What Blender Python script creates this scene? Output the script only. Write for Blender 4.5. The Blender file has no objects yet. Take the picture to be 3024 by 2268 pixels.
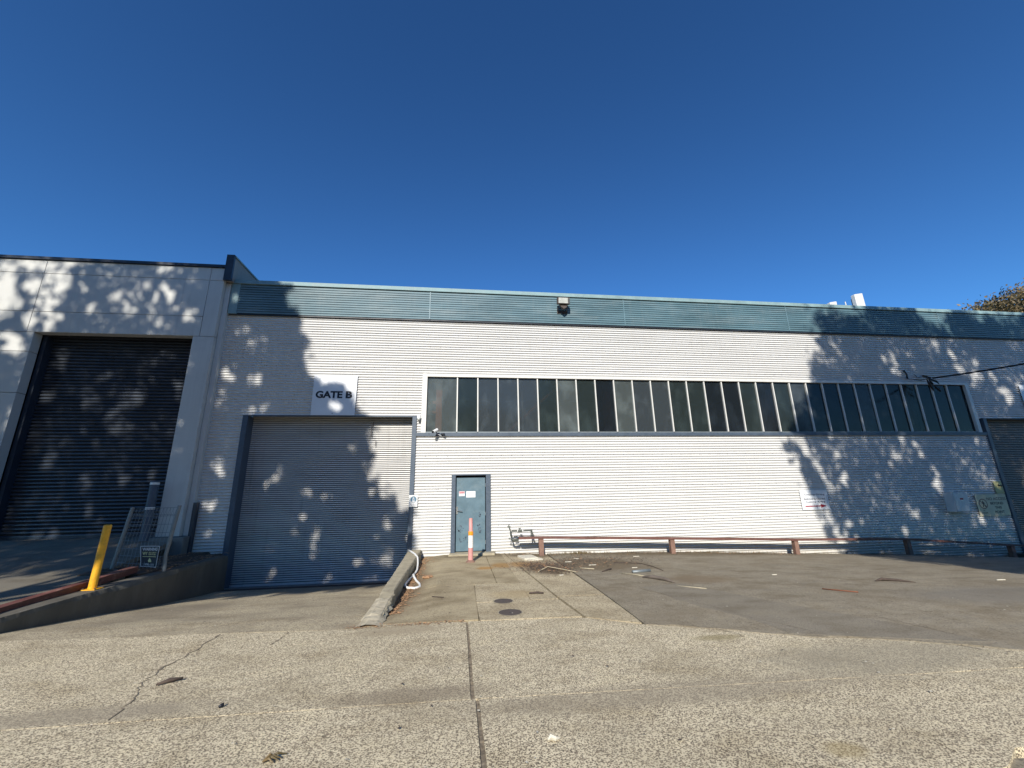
import bpy, math, random
import numpy as np
from mathutils import Vector, Matrix

random.seed(7)
SC = bpy.context.scene
# ------------------------------------------------------------------ camera
cam_d = bpy.data.cameras.new('camera'); cam = bpy.data.objects.new('camera', cam_d)
SC.collection.objects.link(cam); SC.camera = cam
cam_d.sensor_fit = 'HORIZONTAL'; cam_d.sensor_width = 36.0
cam_d.lens = 1225.65 / 3024 * 36.0
cam_d.clip_start = 0.05; cam_d.clip_end = 2000
yaw, pitch, roll = 0.12947795, 0.25995346, -0.0195128
f = Vector((math.sin(yaw) * math.cos(pitch), math.cos(yaw) * math.cos(pitch), math.sin(pitch)))
r = Vector((math.cos(yaw), -math.sin(yaw), 0)); u = r.cross(f)
r2 = math.cos(roll) * r + math.sin(roll) * u; u2 = -math.sin(roll) * r + math.cos(roll) * u
M = Matrix((r2, u2, -f)).transposed().to_4x4(); M.translation = Vector((0, -12.07, 1.5))
cam.matrix_world = M
# ------------------------------------------------------------------ light
SUN = Vector((-0.265, -1.0, 0.606)).normalized()      # towards the sun
elev = math.asin(SUN.z); azim = math.atan2(SUN.x, SUN.y)
world = bpy.data.worlds.new('World'); SC.world = world; world.use_nodes = True
wn = world.node_tree; bg = wn.nodes['Background']
sky = wn.nodes.new('ShaderNodeTexSky'); sky.sky_type = 'NISHITA'; sky.sun_disc = False
sky.sun_elevation = elev; sky.sun_rotation = azim
sky.altitude = 0; sky.air_density = 1.0; sky.dust_density = 0.15; sky.ozone_density = 3.5
gm = wn.nodes.new('ShaderNodeGamma'); gm.inputs[1].default_value = 1.3; wn.links.new(sky.outputs[0], gm.inputs[0])
tn = wn.nodes.new('ShaderNodeMix'); tn.data_type = 'RGBA'; tn.blend_type = 'MULTIPLY'; tn.inputs[0].default_value = 1.0
wn.links.new(gm.outputs[0], tn.inputs[6]); tn.inputs[7].default_value = (0.464, 0.80, 1.0, 1)
wn.links.new(tn.outputs[2], bg.inputs[0]); bg.inputs[1].default_value = 0.076
sd = bpy.data.lights.new('sun', 'SUN'); sd.energy = 4.6; sd.angle = math.radians(0.53); sd.color = (1.0, 0.945, 0.85)
sun = bpy.data.objects.new('sun', sd); SC.collection.objects.link(sun)
sun.rotation_euler = SUN.to_track_quat('Z', 'Y').to_euler()
SC.view_settings.view_transform = 'Standard'; SC.view_settings.look = 'None'
SC.view_settings.exposure = 0.40; SC.view_settings.gamma = 1.0; SC.view_settings.use_curve_mapping = False
SC.render.engine = 'CYCLES'
SC.cycles.max_bounces = 6; SC.cycles.transparent_max_bounces = 8

# ------------------------------------------------------------------ materials
def nodes_of(name):
    m = bpy.data.materials.new(name); m.use_nodes = True
    nt = m.node_tree; return m, nt, nt.nodes['Principled BSDF'], nt.nodes, nt.links

def pos(nt, obj=False, scale=(1, 1, 1)):
    if obj:
        s = nt.nodes.new('ShaderNodeTexCoord').outputs['Object']
    else:
        s = nt.nodes.new('ShaderNodeNewGeometry').outputs['Position']
    mp = nt.nodes.new('ShaderNodeMapping'); mp.inputs['Scale'].default_value = scale
    nt.links.new(s, mp.inputs['Vector']); return mp.outputs['Vector']

def noise(nt, vec, scale, detail=4, rough=0.55):
    n = nt.nodes.new('ShaderNodeTexNoise'); n.inputs['Scale'].default_value = scale
    n.inputs['Detail'].default_value = detail; n.inputs['Roughness'].default_value = rough
    nt.links.new(vec, n.inputs['Vector']); return n.outputs['Fac']

def ramp(nt, fac, stops, interp='LINEAR'):
    n = nt.nodes.new('ShaderNodeValToRGB'); n.color_ramp.interpolation = interp
    e = n.color_ramp.elements
    while len(e) < len(stops): e.new(0.5)
    for i, (p, c) in enumerate(stops):
        e[i].position = p; e[i].color = (*c, 1) if len(c) == 3 else c
    nt.links.new(fac, n.inputs['Fac']); return n.outputs['Color']

def mix(nt, fac, a, b, mode='MIX'):
    n = nt.nodes.new('ShaderNodeMix'); n.data_type = 'RGBA'; n.blend_type = mode
    if isinstance(fac, (int, float)): n.inputs[0].default_value = fac
    else: nt.links.new(fac, n.inputs[0])
    for s, v in ((6, a), (7, b)):
        if isinstance(v, tuple): n.inputs[s].default_value = (*v, 1)
        else: nt.links.new(v, n.inputs[s])
    return n.outputs[2]

def bump(nt, bs, h, strength=0.3, dist=0.01):
    b = nt.nodes.new('ShaderNodeBump'); b.inputs['Strength'].default_value = strength
    b.inputs['Distance'].default_value = dist
    nt.links.new(h, b.inputs['Height']); nt.links.new(b.outputs[0], bs.inputs['Normal'])

def paint(name, col, var=0.12, scale=2.0, rough=0.5, metal=0.0, dirt=None, dirt_amt=0.25, dscale=5.0, bumps=0.0, stretch=(1, 1, 1), spec=0.5):
    m, nt, bs, N, L = nodes_of(name)
    v = pos(nt, scale=stretch)
    n1 = noise(nt, v, scale, 5)
    lo = tuple(c * (1 - var) for c in col); hi = tuple(min(1, c * (1 + var)) for c in col)
    c = ramp(nt, n1, [(0.3, lo), (0.7, hi)])
    if dirt:
        n2 = noise(nt, v, dscale, 8, 0.7)
        fac = ramp(nt, n2, [(0.5, (0, 0, 0)), (0.75, (dirt_amt,) * 3)])
        c = mix(nt, fac, c, dirt)
    L.new(c, bs.inputs['Base Color'])
    rr = ramp(nt, n1, [(0.2, (rough * 0.85,) * 3), (0.8, (min(1, rough * 1.2),) * 3)])
    L.new(rr, bs.inputs['Roughness']); bs.inputs['Metallic'].default_value = metal
    bs.inputs['Specular IOR Level'].default_value = spec
    if bumps: bump(nt, bs, noise(nt, pos(nt), 60, 4), bumps, 0.004)
    return m

def aggregate(name, cement, stone, stone2, cell, stain, stain_amt, thr=0.42, patch=None, smooth=0.0):
    """exposed-aggregate concrete: dark stones showing in pale cement"""
    m, nt, bs, N, L = nodes_of(name)
    p = pos(nt)
    wob = nt.nodes.new('ShaderNodeTexNoise'); wob.inputs['Scale'].default_value = cell * 0.9; wob.inputs['Detail'].default_value = 2
    L.new(p, wob.inputs['Vector'])
    add = nt.nodes.new('ShaderNodeVectorMath'); add.operation = 'MULTIPLY_ADD'
    L.new(wob.outputs['Color'], add.inputs[0]); add.inputs[1].default_value = (1.1 / cell,) * 3; L.new(p, add.inputs[2])
    vo = nt.nodes.new('ShaderNodeTexVoronoi'); vo.inputs['Scale'].default_value = cell; L.new(add.outputs[0], vo.inputs['Vector'])
    sep = nt.nodes.new('ShaderNodeSeparateColor'); L.new(vo.outputs['Color'], sep.inputs[0])
    # stone where the cell is dark and near its centre
    big = noise(nt, p, 1.3, 4)
    fine = noise(nt, p, cell * 2.2, 3, 0.7)
    stn = mix(nt, sep.outputs[1], stone, stone2)
    isst = ramp(nt, sep.outputs[0], [(thr, (1, 1, 1)), (thr + 0.05, (0, 0, 0))])
    near = ramp(nt, vo.outputs['Distance'], [(0.45, (1, 1, 1)), (0.75, (0, 0, 0))])
    fac = mix(nt, 1.0, isst, near, 'MULTIPLY')
    if smooth:
        sm = ramp(nt, noise(nt, p, 0.9, 5, 0.6), [(0.42, (smooth,) * 3), (0.62, (1, 1, 1))])
        fac = mix(nt, 1.0, fac, sm, 'MULTIPLY')
    cem = mix(nt, fine, tuple(c * 0.62 for c in cement), tuple(min(1, c * 1.36) for c in cement))
    c = mix(nt, fac, cem, stn)
    sf = ramp(nt, big, [(0.45, (0, 0, 0)), (0.72, (stain_amt,) * 3)])
    c = mix(nt, sf, c, stain)
    c = mix(nt, 0.5, c, ramp(nt, noise(nt, p, 0.35, 3), [(0.3, (0.78,) * 3), (0.7, (1.0,) * 3)]), 'MULTIPLY')
    c = mix(nt, 0.85, c, ramp(nt, noise(nt, pos(nt, scale=(0.8, 1.6, 1)), 1.7, 6, 0.62), [(0.32, (0.74, 0.71, 0.66)), (0.52, (1.0, 1.0, 1.0)), (0.72, (1.06, 1.05, 1.0))]), 'MULTIPLY')
    if patch:
        pf = ramp(nt, noise(nt, pos(nt, scale=(1.0, 2.2, 1)), 1.1, 6, 0.65), [(0.58, (0, 0, 0)), (0.68, (0.75,) * 3)])
        c = mix(nt, pf, c, patch)
        c = mix(nt, 0.8, c, ramp(nt, noise(nt, pos(nt, scale=(1.3, 1, 1)), 4.5, 7, 0.7), [(0.35, (0.80, 0.78, 0.74)), (0.65, (1.0, 1.0, 1.0))]), 'MULTIPLY')
    L.new(c, bs.inputs['Base Color']); bs.inputs['Roughness'].default_value = 0.93
    bs.inputs['Specular IOR Level'].default_value = 0.2
    h = mix(nt, 0.6, vo.outputs['Distance'], fine)
    bump(nt, bs, h, 0.55, 0.006)
    return m

MT = {}
MT['white_sheet'] = paint('white painted corrugated steel', (0.605, 0.60, 0.585), 0.035, 1.2, 0.55, dirt=(0.42, 0.39, 0.34), dirt_amt=0.22, dscale=2.2, stretch=(0.35, 1, 1.8), spec=0.25)
MT['white_trim'] = paint('white painted trim', (0.64, 0.63, 0.59), 0.05, 6, 0.45, dirt=(0.4, 0.37, 0.3), dirt_amt=0.2, dscale=14)
MT['fascia'] = paint('blue green fascia steel', (0.108, 0.190, 0.225), 0.2, 1.1, 0.45, dirt=(0.42, 0.46, 0.45), dirt_amt=0.30, dscale=1.3, stretch=(0.5, 1, 2), spec=0.4)
MT['fascia_cap'] = paint('weathered blue green flashing', (0.19, 0.29, 0.30), 0.16, 2.5, 0.6, dirt=(0.36, 0.40, 0.38), dirt_amt=0.4, dscale=9)
MT['slate'] = paint('slate blue painted steel', (0.062, 0.087, 0.122), 0.10, 5, 0.45, dirt=(0.25, 0.27, 0.28), dirt_amt=0.2, dscale=20)
MT['door_blue'] = paint('worn teal door paint', (0.10, 0.165, 0.205), 0.15, 4, 0.42, dirt=(0.19, 0.24, 0.26), dirt_amt=0.5, dscale=5)
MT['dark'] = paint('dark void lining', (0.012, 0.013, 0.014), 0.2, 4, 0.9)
MT['roller_grey'] = paint('galvanised roller curtain', (0.58, 0.57, 0.55), 0.06, 1.5, 0.5, 0.15, dirt=(0.24, 0.24, 0.23), dirt_amt=0.3, dscale=2.0, stretch=(0.5, 1, 2))
MT['roller_navy'] = paint('navy roller curtain', (0.034, 0.045, 0.065), 0.15, 2, 0.30, 0.15, dirt=(0.08, 0.08, 0.08), dirt_amt=0.35, dscale=2.5)
MT['roller_brown'] = paint('brown grey roller curtain', (0.25, 0.225, 0.19), 0.08, 2, 0.5, 0.1)
MT['navy'] = paint('navy painted metal', (0.022, 0.032, 0.05), 0.15, 4, 0.45)
MT['precast'] = paint('painted precast concrete', (0.56, 0.56, 0.53), 0.05, 0.9, 0.8, dirt=(0.40, 0.40, 0.38), dirt_amt=0.35, dscale=1.6, bumps=0.12)
MT['parapet'] = paint('weathered grey brown sheet', (0.26, 0.235, 0.215), 0.12, 2, 0.75, dirt=(0.12, 0.11, 0.1), dirt_amt=0.4, dscale=4, stretch=(1, 3, .6))
MT['orange_steel'] = paint('orange primer steel', (0.62, 0.20, 0.11), 0.12, 4, 0.7)
MT['grey_inner'] = paint('interior sheet', (0.20, 0.21, 0.21), 0.2, 1, 0.8)
MT['yellow'] = paint('yellow bollard paint', (0.78, 0.40, 0.02), 0.08, 7, 0.4, dirt=(0.30, 0.17, 0.04), dirt_amt=0.55, dscale=16)
MT['pink'] = paint('sun faded pink plastic', (0.60, 0.27, 0.25), 0.12, 9, 0.55, dirt=(0.5, 0.36, 0.30), dirt_amt=0.6, dscale=25)
MT['orange'] = paint('orange reflective band', (0.85, 0.32, 0.02), 0.1, 20, 0.4, dirt=(0.25, 0.1, 0.04), dirt_amt=0.6, dscale=30)
MT['refl_white'] = paint('scuffed white band', (0.80, 0.78, 0.74), 0.05, 20, 0.4, dirt=(0.35, 0.2, 0.14), dirt_amt=0.55, dscale=40)
MT['rail'] = paint('oxide red railing steel', (0.135, 0.058, 0.045), 0.2, 4, 0.6, dirt=(0.22, 0.12, 0.09), dirt_amt=0.6, dscale=9)
MT['beam_red'] = paint('worn red brown channel', (0.13, 0.045, 0.034), 0.3, 3, 0.7, dirt=(0.42, 0.25, 0.19), dirt_amt=0.75, dscale=5, stretch=(1, .5, 1))
MT['rail_post'] = paint('rusty brown post', (0.20, 0.115, 0.085), 0.2, 7, 0.75, dirt=(0.30, 0.20, 0.14), dirt_amt=0.5, dscale=14)
MT['galv'] = paint('galvanised tube', (0.20, 0.225, 0.235), 0.12, 12, 0.5, 0.4)
MT['copper_pipe'] = paint('grey green pipework', (0.105, 0.115, 0.10), 0.25, 14, 0.6, 0.2)
MT['white_plastic'] = paint('white plastic', (0.80, 0.80, 0.78), 0.03, 10, 0.35)
MT['sign_white'] = paint('white sign plate', (0.74, 0.76, 0.78), 0.02, 4, 0.35, dirt=(0.6, 0.62, 0.63), dirt_amt=0.3, dscale=6)
MT['sign_cream'] = paint('yellowed cream sign plate', (0.62, 0.56, 0.38), 0.10, 5, 0.5, dirt=(0.40, 0.33, 0.2), dirt_amt=0.4, dscale=10)
MT['yellow_plate'] = paint('faded yellow plate', (0.46, 0.43, 0.20), 0.12, 9, 0.5, dirt=(0.3, 0.27, 0.12), dirt_amt=0.5, dscale=18)
MT['ink'] = paint('black ink', (0.012, 0.014, 0.022), 0.1, 10, 0.5)
MT['ink_grey'] = paint('faded grey ink', (0.085, 0.085, 0.12), 0.2, 60, 0.6)
MT['ink_red'] = paint('dark red ink', (0.33, 0.012, 0.025), 0.15, 20, 0.5)
MT['ink_pink'] = paint('faded pink ink', (0.62, 0.30, 0.32), 0.1, 20, 0.5)
MT['ink_faded'] = paint('faded brown ink', (0.12, 0.05, 0.05), 0.2, 30, 0.6)
MT['ink_blue'] = paint('teal blue ink', (0.05, 0.14, 0.22), 0.1, 20, 0.5)
MT['ink_yellow'] = paint('pale yellow ink', (0.62, 0.60, 0.28), 0.1, 20, 0.5)
MT['ink_white'] = paint('grey white ink', (0.60, 0.60, 0.58), 0.05, 20, 0.5)
MT['chrome'] = paint('worn chrome', (0.62, 0.62, 0.62), 0.05, 20, 0.25, 0.9)
MT['box_grey'] = paint('pale grey switchboard enamel', (0.58, 0.60, 0.60), 0.04, 5, 0.4, dirt=(0.35, 0.34, 0.3), dirt_amt=0.3, dscale=8)
MT['lens'] = paint('cloudy lamp lens', (0.50, 0.51, 0.47), 0.15, 12, 0.25)
MT['black'] = paint('black rubber', (0.012, 0.012, 0.013), 0.1, 10, 0.5)
MT['iron'] = paint('brown cast iron', (0.075, 0.058, 0.05), 0.15, 30, 0.75, bumps=0.4)
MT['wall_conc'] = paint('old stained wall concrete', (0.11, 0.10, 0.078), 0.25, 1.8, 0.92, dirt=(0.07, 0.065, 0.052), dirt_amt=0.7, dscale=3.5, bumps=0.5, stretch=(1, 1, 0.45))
MT['kerb_conc'] = paint('old kerb concrete', (0.36, 0.315, 0.22), 0.22, 4, 0.92, dirt=(0.15, 0.13, 0.095), dirt_amt=0.5, dscale=9, bumps=0.7)
MT['plinth'] = paint('dark grey plinth concrete', (0.17, 0.17, 0.16), 0.2, 3, 0.9, bumps=0.4)
MT['pale_conc'] = paint('broken pale concrete', (0.42, 0.37, 0.27), 0.3, 9, 0.95, dirt=(0.20, 0.17, 0.12), dirt_amt=0.75, dscale=14, bumps=1.0)
MT['soil'] = paint('dark soil', (0.055, 0.045, 0.033), 0.3, 12, 1.0, bumps=0.6)
MT['bark'] = paint('grey brown bark', (0.13, 0.105, 0.085), 0.3, 9, 0.95, bumps=0.8)
MT['stick'] = paint('dry dark wood', (0.07, 0.05, 0.04), 0.3, 20, 0.9)
MT['stick_pale'] = paint('dry pale wood', (0.38, 0.33, 0.23), 0.2, 20, 0.9)
MT['stick_red'] = paint('red brown twig', (0.20, 0.07, 0.035), 0.2, 20, 0.8)
MT['roof'] = paint('zinc roof sheet', (0.40, 0.41, 0.41), 0.06, 2, 0.5, 0.3)
MT['leafdry'] = paint('dry leaf litter', (0.33, 0.19, 0.10), 0.5, 25, 0.9)
MT['chips'] = paint('pale chips', (0.58, 0.54, 0.44), 0.15, 25, 0.85)
MT['aggregate'] = aggregate('exposed aggregate footpath', (0.74, 0.64, 0.445), (0.10, 0.083, 0.064), (0.30, 0.24, 0.17), 108, (0.33, 0.28, 0.19), 0.35, thr=0.60)
MT['driveway'] = aggregate('worn driveway concrete', (0.52, 0.445, 0.305), (0.13, 0.11, 0.09), (0.26, 0.215, 0.155), 92, (0.25, 0.21, 0.15), 0.6, thr=0.42)
MT['path'] = aggregate('old brown path concrete', (0.43, 0.36, 0.235), (0.15, 0.12, 0.08), (0.24, 0.19, 0.12), 80, (0.20, 0.155, 0.09), 0.75, thr=0.28, smooth=0.35)
MT['path_pale'] = aggregate('paler path concrete', (0.53, 0.45, 0.305), (0.18, 0.145, 0.10), (0.29, 0.23, 0.15), 70, (0.26, 0.205, 0.125), 0.6, thr=0.36)
MT['rust_stain'] = paint('rust stained concrete', (0.30, 0.17, 0.065), 0.25, 6, 0.95, dirt=(0.26, 0.21, 0.13), dirt_amt=0.9, dscale=5)
MT['asphalt'] = aggregate('dusty old asphalt', (0.305, 0.266, 0.198), (0.13, 0.113, 0.088), (0.42, 0.37, 0.285), 75, (0.215, 0.175, 0.118), 0.7, thr=0.42, patch=(0.225, 0.200, 0.158))
MT['asphalt_patch'] = aggregate('newer asphalt patch', (0.245, 0.215, 0.165), (0.13, 0.115, 0.09), (0.33, 0.29, 0.22), 110, (0.22, 0.19, 0.14), 0.6)
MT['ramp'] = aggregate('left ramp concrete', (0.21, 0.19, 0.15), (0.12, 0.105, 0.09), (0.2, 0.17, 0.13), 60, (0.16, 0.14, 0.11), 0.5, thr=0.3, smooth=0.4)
MT['joint_dirt'] = paint('joint dirt', (0.19, 0.155, 0.11), 0.5, 25, 1.0, bumps=0.8)
MT['litter_ground'] = paint('dark damp leaf mould', (0.075, 0.055, 0.038), 0.4, 30, 1.0, bumps=0.8)

def sheet_dirt_bands(m):
    """grime collected along the lowest metre of the cladding"""
    nt = m.node_tree; bs = nt.nodes['Principled BSDF']
    src = bs.inputs['Base Color'].links[0].from_socket
    g = nt.nodes.new('ShaderNodeNewGeometry'); s = nt.nodes.new('ShaderNodeSeparateXYZ'); nt.links.new(g.outputs['Position'], s.inputs[0])
    mp = nt.nodes.new('ShaderNodeMapRange'); mp.inputs['From Min'].default_value = 0.35; mp.inputs['From Max'].default_value = -0.45
    nt.links.new(s.outputs['Z'], mp.inputs['Value'])
    n = noise(nt, pos(nt, scale=(1, 1, 0.3)), 6, 6, 0.7)
    f_ = nt.nodes.new('ShaderNodeMath'); f_.operation = 'MULTIPLY'; nt.links.new(mp.outputs[0], f_.inputs[0]); nt.links.new(n, f_.inputs[1])
    nt.links.new(mix(nt, f_.outputs[0], src, (0.42, 0.37, 0.28)), bs.inputs['Base Color'])
sheet_dirt_bands(MT['white_sheet'])
def streaks(m, col, amt):
    nt = m.node_tree; bs = nt.nodes['Principled BSDF']; src = bs.inputs['Base Color'].links[0].from_socket
    n = noise(nt, pos(nt, scale=(9, 1, 0.35)), 1.0, 7, 0.65); n2 = noise(nt, pos(nt), 0.45, 3)
    k = mix(nt, 1.0, ramp(nt, n, [(0.52, (0, 0, 0)), (0.72, (amt,) * 3)]), ramp(nt, n2, [(0.4, (0.15,) * 3), (0.65, (1,) * 3)]), 'MULTIPLY')
    nt.links.new(mix(nt, k, src, col), bs.inputs['Base Color'])
streaks(MT['white_sheet'], (0.33, 0.30, 0.25), 0.18); streaks(MT['precast'], (0.27, 0.265, 0.25), 0.4); streaks(MT['wall_conc'], (0.25, 0.24, 0.21), 0.5)
streaks(MT['roller_grey'], (0.2, 0.19, 0.17), 0.4); streaks(MT['fascia'], (0.25, 0.30, 0.31), 0.35)

def blotch(m, cx, cy, rx, ry, col, amt):
    """a stain with its own place and ragged outline"""
    nt = m.node_tree; bs = nt.nodes['Principled BSDF']; src = bs.inputs['Base Color'].links[0].from_socket
    mp = nt.nodes.new('ShaderNodeMapping'); mp.inputs['Location'].default_value = (-cx / rx, -cy / ry, 0); mp.inputs['Scale'].default_value = (1 / rx, 1 / ry, 0)
    nt.links.new(nt.nodes.new('ShaderNodeNewGeometry').outputs['Position'], mp.inputs['Vector'])
    g = nt.nodes.new('ShaderNodeTexGradient'); g.gradient_type = 'QUADRATIC_SPHERE'; nt.links.new(mp.outputs[0], g.inputs[0])
    n = noise(nt, pos(nt), 5.0, 7, 0.7)
    mm = nt.nodes.new('ShaderNodeMath'); mm.operation = 'MULTIPLY'; nt.links.new(g.outputs['Fac'], mm.inputs[0]); nt.links.new(n, mm.inputs[1])
    fac = ramp(nt, mm.outputs[0], [(0.04, (0, 0, 0)), (0.22, (amt,) * 3)])
    nt.links.new(mix(nt, fac, src, col), bs.inputs['Base Color'])
blotch(MT['path'], 1.0, -2.1, .5, .7, (0.34, 0.19, 0.06), 0.7); blotch(MT['path_pale'], 1.45, -2.0, .7, .8, (0.33, 0.19, 0.07), 0.75)
blotch(MT['path_pale'], 1.95, -2.7, 1.0, 1.3, (0.12, 0.085, 0.05), 0.85); blotch(MT['path'], 0.6, -2.4, .35, .4, (0.38, 0.2, 0.05), 0.7)
blotch(MT['path'], -0.9, -3.5, .6, 4.5, (0.15, 0.10, 0.06), 0.7); blotch(MT['path_pale'], 1.9, -0.4, 1.4, .7, (0.14, 0.11, 0.07), 0.8)
blotch(MT['path'], 0.5, -0.3, 2.5, .8, (0.15, 0.12, 0.075), 0.7); blotch(MT['path_pale'], 0.9, -5.0, .8, .5, (0.36, 0.27, 0.14), 0.5)
blotch(MT['asphalt'], 3.2, -2.2, 2.0, 2.0, (0.14, 0.105, 0.065), 0.8); blotch(MT['asphalt'], 6.5, -0.2, 7.0, 1.3, (0.15, 0.115, 0.07), 0.75)
blotch(MT['asphalt'], 4.3, -4.4, 1.2, .8, (0.17, 0.12, 0.07), 0.6); blotch(MT['asphalt'], 7.5, -6.5, 2.2, 1.0, (0.18, 0.165, 0.14), 0.6)
blotch(MT['aggregate'], -.35, -8.25, 1.3, .28, (0.21, 0.17, 0.12), 0.6); blotch(MT['aggregate'], 1.6, -8.55, 3.5, .35, (0.26, 0.22, 0.16), 0.5)
blotch(MT['aggregate'], -2.8, -8.15, 2.0, .25, (0.27, 0.23, 0.17), 0.6); blotch(MT['aggregate'], -0.6, -6.55, .9, .35, (0.34, 0.28, 0.19), 0.7)
blotch(MT['aggregate'], 2.75, -7.45, .5, .16, (0.22, 0.18, 0.08), 0.6); blotch(MT['aggregate'], 3.9, -8.2, 2.4, .7, (0.26, 0.23, 0.17), 0.55)
blotch(MT['aggregate'], 2.3, -9.4, .25, .16, (0.30, 0.22, 0.08), 0.45)
blotch(MT['driveway'], -3.0, -0.9, 3.2, 1.3, (0.17, 0.145, 0.105), 0.7); blotch(MT['driveway'], -4.6, -3.8, 1.2, 2.6, (0.22, 0.185, 0.135), 0.6)
def glass(name, tint, dust_sheen, opac, rough):
    m, nt, bs, N, L = nodes_of(name)
    out = nt.nodes['Material Output']
    p = pos(nt)
    n1 = noise(nt, p, 90, 3, 0.7); n2 = noise(nt, pos(nt, scale=(1, 1, 0.6)), 1.7, 5, 0.6)
    c = mix(nt, n1, tuple(x * 0.45 for x in dust_sheen), tuple(x * 1.5 for x in dust_sheen))
    c = mix(nt, ramp(nt, n2, [(0.48, (0, 0, 0)), (0.72, (0.55,) * 3)]), c, tuple(min(1, x * 2.6) for x in dust_sheen))  # large pale smears painted into the colour as uneven pane reflections
    L.new(c, bs.inputs['Base Color']); bs.inputs['Roughness'].default_value = rough
    bs.inputs['Specular IOR Level'].default_value = 0.35
    bump(nt, bs, n1, 0.12, 0.002)
    tr = nt.nodes.new('ShaderNodeBsdfTransparent'); tr.inputs[0].default_value = (*tint, 1)
    mx = nt.nodes.new('ShaderNodeMixShader'); mx.inputs[0].default_value = opac
    L.new(tr.outputs[0], mx.inputs[1]); L.new(bs.outputs[0], mx.inputs[2]); L.new(mx.outputs[0], out.inputs['Surface'])
    return m
GL = [glass('obscured glass pale', (0.93, 0.97, 0.95), (0.098, 0.115, 0.116), 0.48, 0.16),
      glass('obscured glass green', (0.70, 0.76, 0.73), (0.034, 0.046, 0.047), 0.54, 0.12),
      glass('grey glass', (0.75, 0.77, 0.77), (0.060, 0.073, 0.082), 0.56, 0.08),
      glass('dark glass', (0.55, 0.57, 0.58), (0.018, 0.024, 0.030), 0.62, 0.06)]

def leafmat(name, a, b, trans=0.25):
    m, nt, bs, N, L = nodes_of(name)
    rnd = nt.nodes.new('ShaderNodeNewGeometry').outputs['Random Per Island']
    n1 = noise(nt, pos(nt), 0.9, 3)
    c = mix(nt, rnd, a, b)
    c = mix(nt, ramp(nt, n1, [(0.35, (0, 0, 0)), (0.7, (0.6,) * 3)]), c, tuple(x * 0.55 for x in a))
    L.new(c, bs.inputs['Base Color']); bs.inputs['Roughness'].default_value = 0.6
    return m
MT['leaf_gum'] = leafmat('gum leaves', (0.045, 0.065, 0.03), (0.10, 0.11, 0.055))
MT['leaf_olive'] = leafmat('olive bronze leaves', (0.07, 0.062, 0.024), (0.24, 0.16, 0.07))

# ------------------------------------------------------------------ mesh helpers
class MB:
    def __init__(s): s.v = []; s.f = []
    def add(s, vs, fs):
        o = len(s.v); s.v += [tuple(p) for p in vs]; s.f += [tuple(i + o for i in q) for q in fs]; return s
    def box(s, x0, x1, y0, y1, z0, z1):
        return s.add([(x0, y0, z0), (x1, y0, z0), (x1, y1, z0), (x0, y1, z0), (x0, y0, z1), (x1, y0, z1), (x1, y1, z1), (x0, y1, z1)],
                     [(0, 3, 2, 1), (4, 5, 6, 7), (0, 1, 5, 4), (1, 2, 6, 5), (2, 3, 7, 6), (3, 0, 4, 7)])
    def tube(s, pts, rad, n=8, caps=True):
        pts = [Vector(p) for p in pts]
        rads = rad if isinstance(rad, (list, tuple)) else [rad] * len(pts)
        t0 = (pts[1] - pts[0]).normalized(); a = t0.orthogonal().normalized(); rings = []
        vs = []
        for i, p in enumerate(pts):
            t = (pts[min(i + 1, len(pts) - 1)] - pts[max(i - 1, 0)]).normalized()
            a = (a - t * a.dot(t)); a = a.normalized() if a.length > 1e-6 else t.orthogonal().normalized()
            b = t.cross(a)
            for k in range(n):
                w = 2 * math.pi * k / n; vs.append(p + (a * math.cos(w) + b * math.sin(w)) * rads[i])
        fs = []
        for i in range(len(pts) - 1):
            for k in range(n):
                fs.append((i * n + k, i * n + (k + 1) % n, (i + 1) * n + (k + 1) % n, (i + 1) * n + k))
        if caps: fs.append(tuple(reversed(range(n)))); fs.append(tuple((len(pts) - 1) * n + k for k in range(n)))
        return s.add(vs, fs)
    def prism(s, poly, axis, a, b):
        """poly 2D extruded along axis from a to b"""
        n = len(poly)
        def P(p, t): return {'x': (t, p[0], p[1]), 'y': (p[0], t, p[1]), 'z': (p[0], p[1], t)}[axis]
        return s.add([P(p, a) for p in poly] + [P(p, b) for p in poly],
                     [tuple(range(n)), tuple(reversed(range(n, 2 * n)))] + [(i, (i + 1) % n + 0, (i + 1) % n + n, i + n) for i in range(n)])
    def build(s, name, mat, parent=None, smooth=False, bevel=0, fix=True):
        me = bpy.data.meshes.new(name); me.from_pydata(s.v, [], s.f); me.update()
        if fix:
            import bmesh
            bm = bmesh.new(); bm.from_mesh(me); bmesh.ops.recalc_face_normals(bm, faces=bm.faces)
            if bevel: bmesh.ops.bevel(bm, geom=[e for e in bm.edges if e.is_manifold and e.calc_face_angle(0) > 0.5], offset=bevel, segments=1, affect='EDGES', clamp_overlap=True)
            bm.to_mesh(me); bm.free()
        o = bpy.data.objects.new(name, me); SC.collection.objects.link(o)
        if mat: me.materials.append(mat if not isinstance(mat, str) else MT[mat])
        if smooth: me.shade_smooth() if hasattr(me, 'shade_smooth') else None
        if parent: put(o, parent)
        return o

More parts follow.
